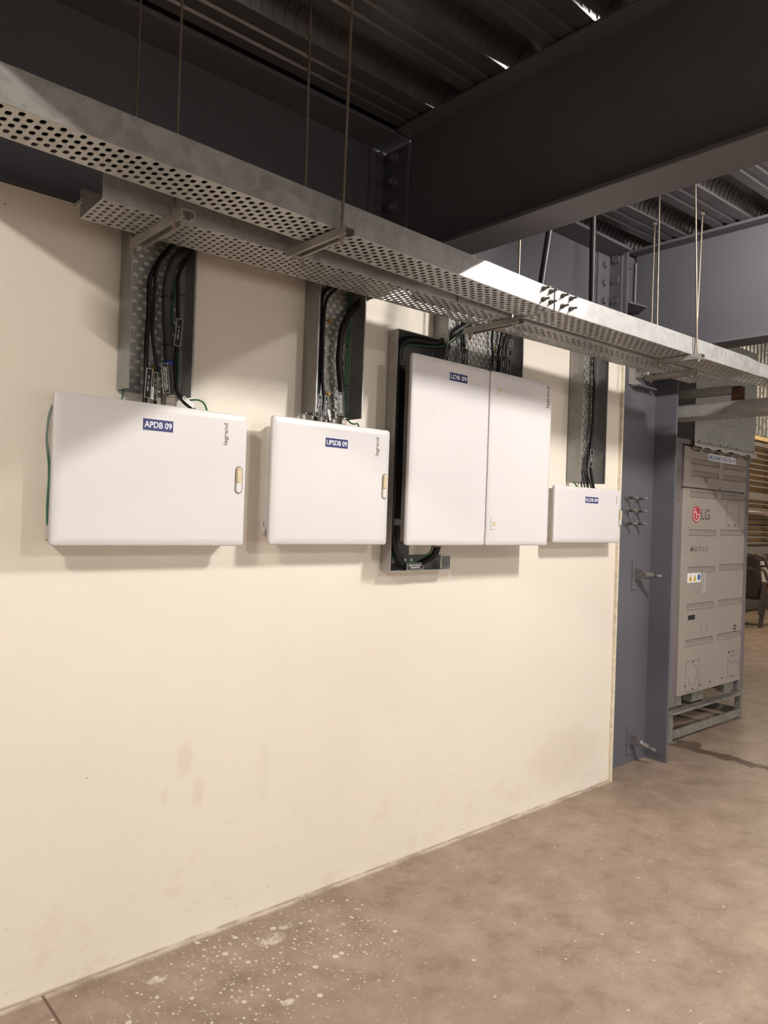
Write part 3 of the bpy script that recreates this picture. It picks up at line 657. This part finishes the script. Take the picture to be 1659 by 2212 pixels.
part_label(MB().cyl((1.037, 2.213, 1.885), (1.040, 2.213, 1.870), .0158, 18).build('tape_band', BLUET, T), 'blue tape band')
tagplate(T, 1.023, 1.778, 1.012, 1.868, 2.185, .0195, '70 SQMM X 3.5 CORE A2XFY\nCABLE FROM MAIN APDB', lw=.84)
tie(T, 1.036, 1.93, 2.213, .0155); tie(T, 1.025, 2.08, 2.213, .0155)
T = cable(wpts([(1.10, 2.25), (1.085, 2.207), (1.068, 2.162), (1.067, 2.109), (1.07, 2.039), (1.072, 1.986), (1.068, 1.918), (1.068, 1.852), (1.075, 1.80), (1.10, 1.765), (1.14, 1.742), (1.155, 1.728)], 2.224), .006, BLK, 'black cable on the right of the tray above APDB 09, tagged RPS 12, 13')
tagplate(T, 1.042, 1.925, 1.048, 2.008, 2.165, .0175, 'RPS 12, 13', lw=.5, col=TAGW)
sleeve(T, 1.088, 1.776, 1.128, 1.750, 2.206, .012, 'RPS,12,13')
tie(T, 1.069, 2.10, 2.224, .008)
cable(wpts([(1.10, 2.24), (1.083, 2.195), (1.064, 2.146), (1.059, 2.083), (1.058, 2.021), (1.078, 1.956), (1.082, 1.89), (1.083, 1.846), (1.08, 1.80)], 2.236), .0028, GRN, 'green earth wire down the right of the tray above APDB 09', 'earth_wire', 'wire')
cable(wpts([(.912, 2.20), (.914, 2.141), (.914, 2.0), (.912, 1.85), (.908, 1.774), (.904, 1.745), (.902, 1.724)], 2.236), .0025, GRN, 'green earth wire inside the left flange of the tray above APDB 09', 'earth_wire', 'wire')
cable([(1.10, 2.22, 1.765), (1.124, 2.21, 1.772), (1.148, 2.21, 1.774), (1.169, 2.213, 1.763), (1.186, 2.213, 1.724)], .003, GRN, 'short green wire looping onto the top right of APDB 09', 'earth_wire', 'wire')
T = cable([(.712, 2.235, 1.718), (.700, 2.23, 1.70), (.692, 2.228, 1.665), (.689, 2.228, 1.605), (.694, 2.23, 1.57)], .0035, GRNG, 'thin earth wire looping down the wall left of APDB 09, grey above and green below', 'earth_wire', 'wire')
o = MB().tube([(.694, 2.23, 1.57), (.699, 2.23, 1.53), (.700, 2.23, 1.487), (.698, 2.23, 1.421), (.701, 2.232, 1.369), (.706, 2.238, 1.36)], .0034).build('green_length', mat('dull_green_wire', (.03, .13, .08), .5), T)

T = cable(wpts([(1.70, 2.28), (1.66, 2.255), (1.637, 2.226), (1.631, 2.178), (1.631, 2.107), (1.633, 2.037), (1.634, 1.966), (1.633, 1.909), (1.630, 1.857), (1.626, 1.80), (1.624, 1.74)], 2.226), .0075, BLK, 'black cable on the left of the tray above UPSDB 09, tagged ODU UNIT -02')
tagplate(T, 1.597, 1.772, 1.610, 1.850, 2.185, .016, 'ODU UNIT -02', lw=.62); tie(T, 1.632, 2.13, 2.226, .009)
T = cable(wpts([(1.69, 2.262), (1.645, 2.21), (1.634, 2.124), (1.636, 2.03), (1.636, 1.964), (1.638, 1.913), (1.644, 1.872), (1.65, 1.813), (1.652, 1.74)], 2.212), .006, BLK, 'black cable beside it above UPSDB 09, tagged ODU UNIT 09')
tagplate(T, 1.630, 1.762, 1.635, 1.848, 2.180, .016, 'ODU UNIT 09', lw=.62)
T = cable(wpts([(1.645, 1.90), (1.650, 1.872), (1.664, 1.813), (1.676, 1.78), (1.678, 1.74)], 2.218), .0045, GRY, 'short grey lead bending onto the top of UPSDB 09')
sleeve(T, 1.674, 1.768, 1.665, 1.806, 2.206, .009, 'RPS 1,14')
T = cable(wpts([(1.87, 2.275), (1.838, 2.259), (1.788, 2.219), (1.747, 2.167), (1.722, 2.113), (1.715, 2.054), (1.712, 2.001), (1.718, 1.949), (1.727, 1.897), (1.737, 1.82), (1.738, 1.775)], 2.213), .0125, BLK, 'thick black cable bending into the gland on top of UPSDB 09', n=14)
tagplate(T, 1.710, 1.787, 1.702, 1.872, 2.188, .017, '25SQMM X 3.5CORE A2XFY\nCABLE FROM MAIN UPSDB', lw=.84)
for dx_, lab in ((0, 'outer'), (.007, 'inner')):
    T = cable(wpts([(1.785 + dx_, 2.285), (1.770 + dx_, 2.262), (1.760 + dx_, 2.232), (1.764 + dx_, 2.135), (1.766 + dx_ * .5, 2.062), (1.763 + dx_, 1.988), (1.760 + dx_, 1.915), (1.756 + dx_, 1.818), (1.755 + dx_, 1.775)], 2.234 - dx_), .0028, GRN, lab + ' green earth wire on the right of the tray above UPSDB 09', 'earth_wire', 'wire')
    if not dx_: [tie(T, 1.764, z, 2.234, .006) for z in (2.20, 2.06, 1.91, 1.80)]
cable([(1.758, 2.22, 1.79), (1.768, 2.205, 1.770), (1.783, 2.20, 1.765), (1.806, 2.205, 1.768), (1.824, 2.21, 1.74)], .003, GRN, 'short green wire curling onto the top right of UPSDB 09', 'earth_wire', 'wire')

# LDB feed round the C tray
T = cable([(2.42, 2.17, 2.285), (2.377, 2.185, 2.255), (2.324, 2.20, 2.217), (2.27, 2.205, 2.174), (2.202, 2.21, 2.148), (2.128, 2.212, 2.145), (2.066, 2.212, 2.138), (2.025, 2.212, 2.115), (2.013, 2.212, 2.07), (2.012, 2.212, 1.80), (2.012, 2.212, 1.488), (2.015, 2.212, 1.33), (2.037, 2.212, 1.265), (2.066, 2.212, 1.232), (2.11, 2.21, 1.224), (2.155, 2.205, 1.232), (2.185, 2.16, 1.26), (2.192, 2.14, 1.30), (2.192, 2.14, 1.33)], .0150, BLK, 'thick black cable round the left of LDB 09 through the C shaped tray', n=14)
tagplate(T, 2.072, 1.222, 2.162, 1.224, 2.188, .026, '10SQMM X 3.5 CORE A2XFY\nCABLE FROM MLDB', lw=.8)
tie(T, 2.012, 1.985, 2.212, .016); tie(T, 2.012, 1.72, 2.212, .016)
cable([(2.44, 2.16, 2.29), (2.33, 2.175, 2.205), (2.261, 2.18, 2.150), (2.193, 2.185, 2.128), (2.119, 2.19, 2.120), (2.06, 2.19, 2.112), (2.03, 2.195, 2.10), (2.002, 2.225, 2.06), (1.996, 2.235, 1.7), (1.996, 2.235, 1.34), (2.018, 2.225, 1.27), (2.045, 2.205, 1.242), (2.101, 2.2, 1.238), (2.150, 2.19, 1.252), (2.166, 2.15, 1.285), (2.167, 2.14, 1.33)], .0032, GRN, 'green earth wire following the thick cable round LDB 09', 'earth_wire', 'wire')
gl = MB(); gl.cyl((2.192, 2.14, 1.325), (2.192, 2.14, 1.305), .02, 16); part_label(gl.build('cable_gland', BRASS, C_), 'rusty cable gland under the cabinet')
VT = [(2.298, 2.266, 2.04, .0045, '21,22', 'leftmost'), (2.385, 2.395, 2.04, .006, '44,45', 'second'), (2.40, 2.41, 2.04, .006, '46,47', 'third'), (2.59, 2.60, 2.04, .006, '51,52', 'fourth'), (2.655, 2.632, 2.04, .008, '63,64', 'fifth'), (2.685, 2.66, 2.04, .008, '72,74', 'sixth'), (2.70, 2.69, 2.04, .007, '68,69', 'rightmost')]
TG = [(2.235, 2.07, 2.252, 2.146, .018), (2.337, 2.07, 2.346, 2.147, .026), (2.362, 2.07, 2.36, 2.145, .014), (2.545, 2.07, 2.547, 2.150, .014), (2.602, 2.08, 2.604, 2.160, .026), (2.64, 2.075, 2.642, 2.148, .020), (2.647, 2.165, 2.652, 2.235, .017)]
for (xa, xb, z, r, b_, w_), g_ in zip(VT, TG):
    T = cable([(xa, 2.20, 2.33), (xa, 2.225, 2.26), (xb, 2.225, 2.15), (xb, 2.21, z - .005)], r, BLK, 'black cable entering the top of LDB 09, ' + w_ + ' in the wide tray', group='cables into the top of LDB 09')
    tagplate(T, g_[0], g_[1], g_[2], g_[3], 2.168, g_[4], b_, lw=.35, col=TAGW)
# ELDB cables
T = cable(wpts([(3.41, 2.32), (3.406, 2.291), (3.405, 2.219), (3.41, 2.137), (3.41, 2.055), (3.41, 1.973), (3.402, 1.889), (3.398, 1.812), (3.40, 1.72), (3.43, 1.62), (3.45, 1.585)], 2.222), .008, BLK, 'main black cable down the tray above ELDB 09')
tagplate(T, 3.352, 1.713, 3.360, 1.800, 2.19, .024, 'ELDB - 09', lw=.4); tie(T, 3.404, 1.90, 2.222, .009)
cable(wpts([(3.425, 2.32), (3.42, 2.22), (3.422, 2.05), (3.42, 1.92), (3.39, 1.80), (3.385, 1.70), (3.40, 1.585)], 2.232), .0055, BLK, 'second black cable down the tray above ELDB 09, behind the main one')
for k_, (xa, za, xb) in enumerate(((3.300, 1.72, 3.325), (3.315, 1.71, 3.352), (3.345, 1.70, 3.375), (3.365, 1.69, 3.41))):
    cable([(xa, 2.225, za), ((xa + xb) / 2 - .004, 2.22, 1.66), (xb, 2.215, 1.585)], .0035, BLK, 'thin black core fanning into ELDB 09, ' + ('first', 'second', 'third', 'fourth')[k_] + ' from the left', 'cable_core', 'cable', 'thin cores above ELDB 09')
cable([(3.25, 2.23, 1.70), (3.255, 2.22, 1.63), (3.27, 2.215, 1.612), (3.285, 2.215, 1.585)], .003, GRN, 'green wire at the foot of the tray above ELDB 09', 'earth_wire', 'wire')

# =================================================================== OUTDOOR UNIT, ITS STAND AND DUCT
YA = 2.42
sd = thing('equipment_stand', (5.25, 2.7, 0), 'low welded steel frame on the floor carrying the outdoor unit', 'stand')
for (x, y) in ((4.705, YA - .01), (5.76, YA - .01), (4.705, 3.15), (5.76, 3.15)):
    l_ = MB().box(x, x + .04, y, y + .04, .006, .20).build('leg', STAND, sd); MB().box(x - .02, x + .06, y - .02, y + .06, 0, .006).build('foot_plate', STAND, l_)
for y in (YA - .012, 3.15):
    MB().box(4.745, 5.76, y, y + .012, .018, .075).build('lower_rail', STAND, sd)
    MB().box(4.69, 5.82, y - .03, y + .03, .19, .205).build('top_rail', STAND, sd)
for x in (4.705, 5.785): MB().box(x, x + .012, YA + .03, 3.15, .018, .075).build('lower_rail', STAND, sd); MB().box(x, x + .035, YA + .02, 3.15, .185, .20).build('top_rail', STAND, sd)
pp = MB().tube([(4.80, 2.62, .10), (4.95, 2.66, .09), (5.1, 2.72, .11), (5.25, 2.8, .08), (5.4, 2.85, .1)], .035, 12).build('drain_hose', OLIVE); tag(pp, 'dusty hose lying inside the stand below the outdoor unit', 'hose')
ac = thing('outdoor_unit', (5.3, 2.8, .205), 'tall beige-grey air conditioner outdoor unit standing on the steel frame', 'air conditioner')
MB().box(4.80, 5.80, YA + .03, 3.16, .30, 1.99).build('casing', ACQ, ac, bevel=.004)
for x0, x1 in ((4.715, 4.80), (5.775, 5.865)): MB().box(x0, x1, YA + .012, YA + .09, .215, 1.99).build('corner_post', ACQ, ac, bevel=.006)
MB().box(4.70, 5.875, YA + .0, 3.17, 1.975, 2.01).build('top_cover', ACQ, ac, bevel=.004)
for x0, x1 in ((4.85, 4.95), (5.10, 5.27), (5.60, 5.76)): MB().box(x0, x1, YA + .04, YA + .10, .205, .31).build('foot', STAND, ac)
# lower and upper front panel with pressed grooves
def front(z0, z1, nm, groove):
    f = MB().box(4.83 - .02, 5.775, YA, YA + .03, z0, z1).build(nm, ACP, ac, bevel=.006)
    for (a, b_, z) in groove:
        g = MB(); h_ = .0165
        g.add([(a, YA - .001, z + h_), (b_, YA - .001, z + h_), (b_, YA - .001, z - h_), (a, YA - .001, z - h_)], [(0, 1, 2, 3)])
        part_label(g.build('groove_face', mat_gface, f), 'recessed groove'); 
        g = MB(); g.prism([(a, YA - .001, z - h_ - .004), (a, YA - .008, z - h_ - .002), (a, YA - .001, z - h_ + .006)], (b_ - a, 0, 0)); g.build('groove_lip', ACP, f)
        g = MB(); g.box(a, b_, YA - .0035, YA, z + h_, z + h_ + .004); g.box(b_ - .004, b_ + .001, YA - .0035, YA, z - h_, z + h_); g.build('groove_edge', mat_groove, f)
    return f
mat_groove = mat('groove_shade_and_outline', (.16, .13, .115), .6); mat_gface = mat('groove_face_shade', (.275, .233, .205), .6)  # darker copies of the panel enamel, painting in the shade of the grooves
G1, G2 = (4.90, 5.29), (5.37, 5.755)
fu = front(1.69, 1.965, 'upper_panel', [(4.91, 5.31, 1.866), (4.91, 5.31, 1.785), (5.39, 5.745, 1.864), (5.39, 5.745, 1.783)])
fl_ = front(.285, 1.682, 'lower_panel', [(G1[0], G1[1], 1.645), (G2[0], G2[1], 1.645), (G1[0], G1[1], 1.385), (G2[0], G2[1], 1.39), (G1[0], G1[1], 1.13), (G2[0], G2[1], 1.14), (G1[0], G1[1], .88), (G2[0], G2[1], .885), (G1[0], G1[1], .635), (G2[0], G2[1], .64)])
lb = MB().box(5.148, 5.578, YA - .003, YA, 1.890, 1.937).build('paper_label', WHITE, fu); text(lb, 'lettering', 'MEZZANINE FLOOR ODU -01', BLUE, 5.165, 5.56, 1.898, 1.928, YA - .003, bold=.01)
text(fu, 'pen_mark', '1', LGG, 5.11, 5.135, 1.735, 1.775, YA); 
# round red badge and name
cx, cz, r_ = 4.995, 1.508, .056
bd = MB().cyl((cx, YA + .001, cz), (cx, YA - .003, cz), r_, 32).build('badge', RED, fl_)
def arc(mb, r, a0, a1, wd, y):
    n = 26; P = []
    for i in range(n + 1):
        a = math.radians(a0 + (a1 - a0) * i / n); P.append((cx + r * math.cos(a), cz + r * math.sin(a)))
    for i in range(n):
        a_, b__ = P[i], P[i + 1]
        def o_(p, k): v = Vector((p[0] - cx, p[1] - cz)).normalized() * k; return (p[0] + v.x, p[1] + v.y)
        q = [o_(a_, -wd / 2), o_(b__, -wd / 2), o_(b__, wd / 2), o_(a_, wd / 2)]
        mb.prism([(x_, y, z_) for x_, z_ in q], (0, -.001, 0))
m = MB(); arc(m, .044, 100, 360, .005, YA - .003); m.box(cx + .008, cx + .046, YA - .004, YA - .003, cz - .002, cz + .003)
m.box(cx - .005, cx, YA - .004, YA - .003, cz - .024, cz + .022); m.box(cx - .005, cx + .010, YA - .004, YA - .003, cz - .026, cz - .021); m.cyl((cx - .020, YA - .003, cz + .016), (cx - .020, YA - .004, cz + .016), .0065, 12)
m.build('badge_drawing', WHITE, bd)
text(fl_, 'lettering', 'LG', LGG, 5.068, 5.199, 1.472, 1.55, YA, bold=.02)
text(fl_, 'lettering', 'MULTI V. 5', LGG, 4.925, 5.179, 1.255, 1.288, YA, bold=.02, shear=.25)
MB().box(4.898, 5.09, YA - .0015, YA, 1.043, 1.112).build('warning_label', WHITE, fl_)
for x in (4.915, 4.977):
    m = MB(); m.prism([(x, YA - .0015, 1.053), (x + .046, YA - .0015, 1.053), (x + .023, YA - .0015, 1.10)], (0, -.0008, 0)); wt = m.build('warning_triangle', YEL, fl_)
    MB().box(x + .0205, x + .0255, YA - .0028, YA - .0022, 1.062, 1.083).build('mark', DRK, wt)
MB().cyl((5.062, YA - .0015, 1.078), (5.062, YA - .0023, 1.078), .022, 18).build('mandatory_sign', BLUE, fl_)
lb = MB().box(5.112, 5.165, YA - .0015, YA, .967, 1.114).build('rating_label', mat('silver_label', (.45, .44, .43), .4), fl_)
m = MB()
for i in range(9): m.box(5.118, 5.135 + .02 * ((i * 7) % 3) / 2, YA - .0022, YA - .0015, .985 + i * .013, .989 + i * .013)
m.build('print_lines', LGG, lb)
# service hatch outline, grip recess, slots, knock-outs
def outline(x0, x1, z0, z1, nm, t_=.003):
    m = MB()
    for a, b_, c0, c1 in ((x0, x1, z0, z0 + t_), (x0, x1, z1 - t_, z1), (x0, x0 + t_, z0, z1), (x1 - t_, x1, z0, z1)): m.box(a, b_, YA - .0012, YA, c0, c1)
    return m.build(nm, mat_groove, fl_)
outline(5.46, 5.668, 1.43, 1.62, 'service_hatch')
outline(4.915, 5.11, .30, .51, 'knock_out'); outline(5.56, 5.745, .33, .52, 'knock_out')
def ring(x, z, r, a0, a1):
    m = MB(); n = 16
    for i in range(n):
        p = [(x + rr_ * math.cos(math.radians(a0 + (a1 - a0) * j / n)), YA - .0002, z + rr_ * math.sin(math.radians(a0 + (a1 - a0) * j / n))) for rr_, j in ((r, i), (r, i + 1), (r + .003, i + 1), (r + .003, i))]
        m.prism(p, (0, -.0012, 0))
    return m.build('knock_out_ring', mat_groove, fl_)
ring(5.02, .42, .055, -60, 90); ring(5.02, .39, .055, 180, 320); ring(5.10, .72, .03, -80, 90); ring(5.18, .725, .03, -80, 90)
for x, z in ((5.62, .47), (5.68, .47), (5.62, .42), (5.68, .42)): ring(x, z, .022, 0, 180)
g = MB().box(4.909, 5.033, YA - .002, YA, .772, .84).build('hand_grip', ACP, fl_, bevel=.001); MB().box(4.922, 5.02, YA - .003, YA - .002, .79, .822).build('grip_recess', DRK, g)
for z in (.655, .676, .697): MB().box(5.633, 5.675, YA - .002, YA, z, z + .010).build('vent_slot', DRK, fl_, bevel=.001)
for x, z in ((5.50, 1.445), (5.60, 1.445), (5.02, .50), (4.91, .345), (5.02, .312), (5.13, .33), (5.28, .33), (5.47, .335), (5.62, .335), (5.575, .51), (5.64, .51), (5.34, 1.705)):
    MB().cyl((x, YA, z), (x, YA - .003, z), .006, 8).build('panel_screw', DRK, fl_ if z < 1.69 else fu)
for z in (1.80, 1.60): MB().cyl((4.765, YA + .012, z), (4.765, YA + .008, z), .010, 10).build('post_screw', mat_groove, ac)

du = thing('duct', (5.36, 2.5, 2.0), 'galvanised sheet metal duct rising from the top of the outdoor unit', 'duct')
MB().hexa([(4.90, YA - .02, 2.012), (5.86, YA - .02, 2.012), (5.86, 2.80, 2.012), (5.68, 2.80, 2.012), (4.90, YA - .02, 2.75), (5.86, YA - .02, 2.75), (5.86, 2.80, 2.75), (5.68, 2.80, 2.75)]).build('duct_wall', GALVB, du, bevel=.002)
MB().box(4.90, 5.86, YA - .0205, YA - .0185, 1.985, 2.02).build('duct_skirt', GALVB, du)
m = MB(); m.prism([(4.90, YA - .021, 2.15), (5.86, YA - .021, 2.155), (5.86, YA - .026, 2.152), (4.90, YA - .026, 2.147)], (0, 0, .006)); m.build('duct_seam', GALVB, du)
for x in (4.96, 5.12, 5.28, 5.40, 5.54, 5.82): MB().cyl((x, YA - .02, 2.005), (x, YA - .024, 2.005), .005, 8).build('duct_screw', DRK, du)
def ruffle(z_top, z_bot, amp, y0, m, nm, ph):
    mb = MB(); n = 70; vs = []
    for i in range(n + 1):
        x = 4.885 + (5.868 - 4.885) * i / n
        zb = z_bot + amp * (math.sin(i * .55 + ph) * .6 + math.sin(i * 1.31 + ph * 2) * .4)
        yo = .012 * math.sin(i * .9 + ph) + .006 * math.sin(i * 2.3)
        vs += [(x, y0, z_top), (x, y0 - .010 + yo * .5, (z_top + zb) / 2), (x, y0 - .012 + yo, zb)]
    fs = []
    for i in range(n):
        for j in (0, 1): fs.append((i * 3 + j, i * 3 + 3 + j, i * 3 + 4 + j, i * 3 + 1 + j))
    mb.add(vs, fs, True); return mb.build(nm, m, du, solid=.002)
ruffle(1.998, 1.962, .010, YA - .022, CANV, 'canvas_strip', .4)
part_label(ruffle(1.97, 1.942, .010, YA - .012, OLIVE, 'foil_edge', 1.6), 'crumpled grey foil edge')

# =================================================================== FAR RIGHT: louvre wall, chairs
YR = 5.5
lw = thing('louvre_panel', (13.8, YR, 1.6), 'grey louvred shutter with tan boards behind it, far right', 'louvre')
MB().box(12.6, 16, YR + .06, YR + .08, 1.15, 2.98).build('backing_board', WOOD, lw)
zz = 1.17
while zz < 2.9:
    if not (1.92 < zz < 2.06):
        MB().hexa([(12.6, YR - .03, zz), (16, YR - .03, zz), (16, YR + .04, zz + .03), (12.6, YR + .04, zz + .03), (12.6, YR - .03, zz + .014), (16, YR - .03, zz + .014), (16, YR + .04, zz + .044), (12.6, YR + .04, zz + .044)]).build('slat', LOUV, lw)
    zz += .098
MB().box(12.6, 16, YR - .04, YR - .01, 1.93, 2.05).build('mid_rail', LOUV, lw); MB().box(12.6, 16, YR - .05, YR - .01, 2.86, 2.93).build('head_rail', LOUV, lw)
MB().box(14.02, 14.08, YR - .06, YR - .02, 1.15, 2.9).build('mullion', LOUV, lw)
o = MB().box(12.6, 16, YR - .06, YR, 2.97, 3.04).build('timber_batten', mat('pale_timber', (.75, .55, .30), .5)); tag(o, 'pale timber batten above the louvred shutter', 'batten')
o = MB().cyl((12.6, YR - .12, 1.69), (16, YR - .12, 1.69), .055, 16).build('wall_pipe', mat('dull_pipe', (.16, .12, .10), .4)); tag(o, 'dull horizontal pipe across the louvred shutter', 'pipe')
m = MB(); x = 12.4; ks = []
while x < 16: ks += [(x, 0), (x + .05, .0), (x + .075, .04), (x + .125, .04)]; x += .15
n = len(ks); m.add([(a, YR - .04 + b_, 3.06) for a, b_ in ks] + [(a, YR - .04 + b_, 4.9) for a, b_ in ks], [(i, i + 1, n + i + 1, n + i) for i in range(n - 1)])
o = m.build('corrugated_sheet', galv_material('corrugated_metal', (.40, .40, .40), .3, .8)); tag(o, 'shiny corrugated metal sheet above the louvred shutter', 'sheet')
for k_, (z0, z1, mm) in enumerate(((1.0, 1.12, LOUV), (.80, .86, PIPEW), (.45, .76, PIPEW), (.30, .40, RUST))):
    o = MB().box(12.6, 16, YR - .1 - .02 * k_, YR, z0, z1).build('wall_ledge', mm); tag(o, ('grey sill ledge just below the louvre', 'thin pale ledge behind the chairs', 'pale board behind the chairs', 'rusty rail near the floor behind the chairs')[k_], 'ledge')

def chair(xo, yo, z0, label):
    t = thing('plastic_armchair', (xo, yo, z0), label, 'chair', 'stacked plastic armchairs')
    # back toward -x, seat toward +x
    for s in (-1, 1):
        y = yo + s * .27
        MB().tube([(xo - .30, yo + s * .2, z0 + .86), (xo - .22, y, z0 + .82), (xo - .10, y, z0 + .70), (xo + .02, y, z0 + .64), (xo + .22, y, z0 + .63), (xo + .27, y, z0 + .60)], .022, 10).build('armrest', PLASL, t)
        for a, b_ in ((-.20, -.33), (.22, .30)):
            m = MB(); m.hexa([(xo + b_ - .02, y - .03, z0), (xo + b_ + .03, y - .03, z0), (xo + b_ + .03, y + .02, z0), (xo + b_ - .02, y + .02, z0), (xo + a - .035, y - .035, z0 + .42), (xo + a + .05, y - .035, z0 + .42), (xo + a + .05, y + .02, z0 + .42), (xo + a - .035, y + .02, z0 + .42)]); m.build('leg', PLAST, t, bevel=.006)
        MB().hexa([(xo - .05, y - .015, z0 + .40), (xo + .27, y - .015, z0 + .40), (xo + .27, y + .015, z0 + .40), (xo - .05, y + .015, z0 + .40), (xo + .20, y - .015, z0 + .62), (xo + .26, y - .015, z0 + .62), (xo + .26, y + .015, z0 + .62), (xo + .20, y + .015, z0 + .62)]).build('arm_support', PLASL, t)
    n = 9; vs = []
    for i in range(n + 1):
        f = i / n
        for j in range(7):
            g = j / 6 - .5; y = yo + g * .50
            px = xo - .20 - .12 * f - .05 * (1 - (2 * g) ** 2); vs.append((px, y, z0 + .40 + .48 * f - .05 * (2 * g) ** 4 * f))
    MB().add(vs, [(i * 7 + j, i * 7 + j + 1, (i + 1) * 7 + j + 1, (i + 1) * 7 + j) for i in range(n) for j in range(6)], True).build('backrest', PLAST, t, solid=.008)
    MB().hexa([(xo - .22, yo - .25, z0 + .39), (xo + .27, yo - .25, z0 + .42), (xo + .27, yo + .25, z0 + .42), (xo - .22, yo + .25, z0 + .39), (xo - .22, yo - .25, z0 + .41), (xo + .27, yo - .25, z0 + .44), (xo + .27, yo + .25, z0 + .44), (xo - .22, yo + .25, z0 + .41)]).build('seat', PLAST, t, bevel=.008)
chair(11.62, 4.75, 0, 'brown plastic armchair at the far right edge, lower of the stacked two')
chair(11.60, 4.75, .19, 'brown plastic armchair at the far right edge, upper of the stacked two')

# =================================================================== LAMPS
for k_, (x, y, z, L, e, c_) in enumerate(LAMPS):
    t = thing('tube_lamp', (x, y, z), 'unseen tube lamp set for the light it gives, lamp ' + 'ABCDEFGHI'[k_] + (' beside the big cross beam' if k_ == 1 else ''), 'lamp', 'ceiling tube lamps')
    MB().box(x - .045, x + .045, y - L / 2 - .03, y + L / 2 + .03, z + .02, z + .05).build('housing', PSIDE, t)
    em = bpy.data.materials.new('tube_glow'); em.use_nodes = True; nt = em.node_tree; nt.nodes.clear()
    eo = nt.nodes.new('ShaderNodeEmission'); oo = nt.nodes.new('ShaderNodeOutputMaterial'); nt.links.new(eo.outputs[0], oo.inputs[0])
    eo.inputs[0].default_value = (*c_, 1); eo.inputs[1].default_value = e
    MB().cyl((x, y - L / 2, z), (x, y + L / 2, z), .018, 8).build('tube', em, t)
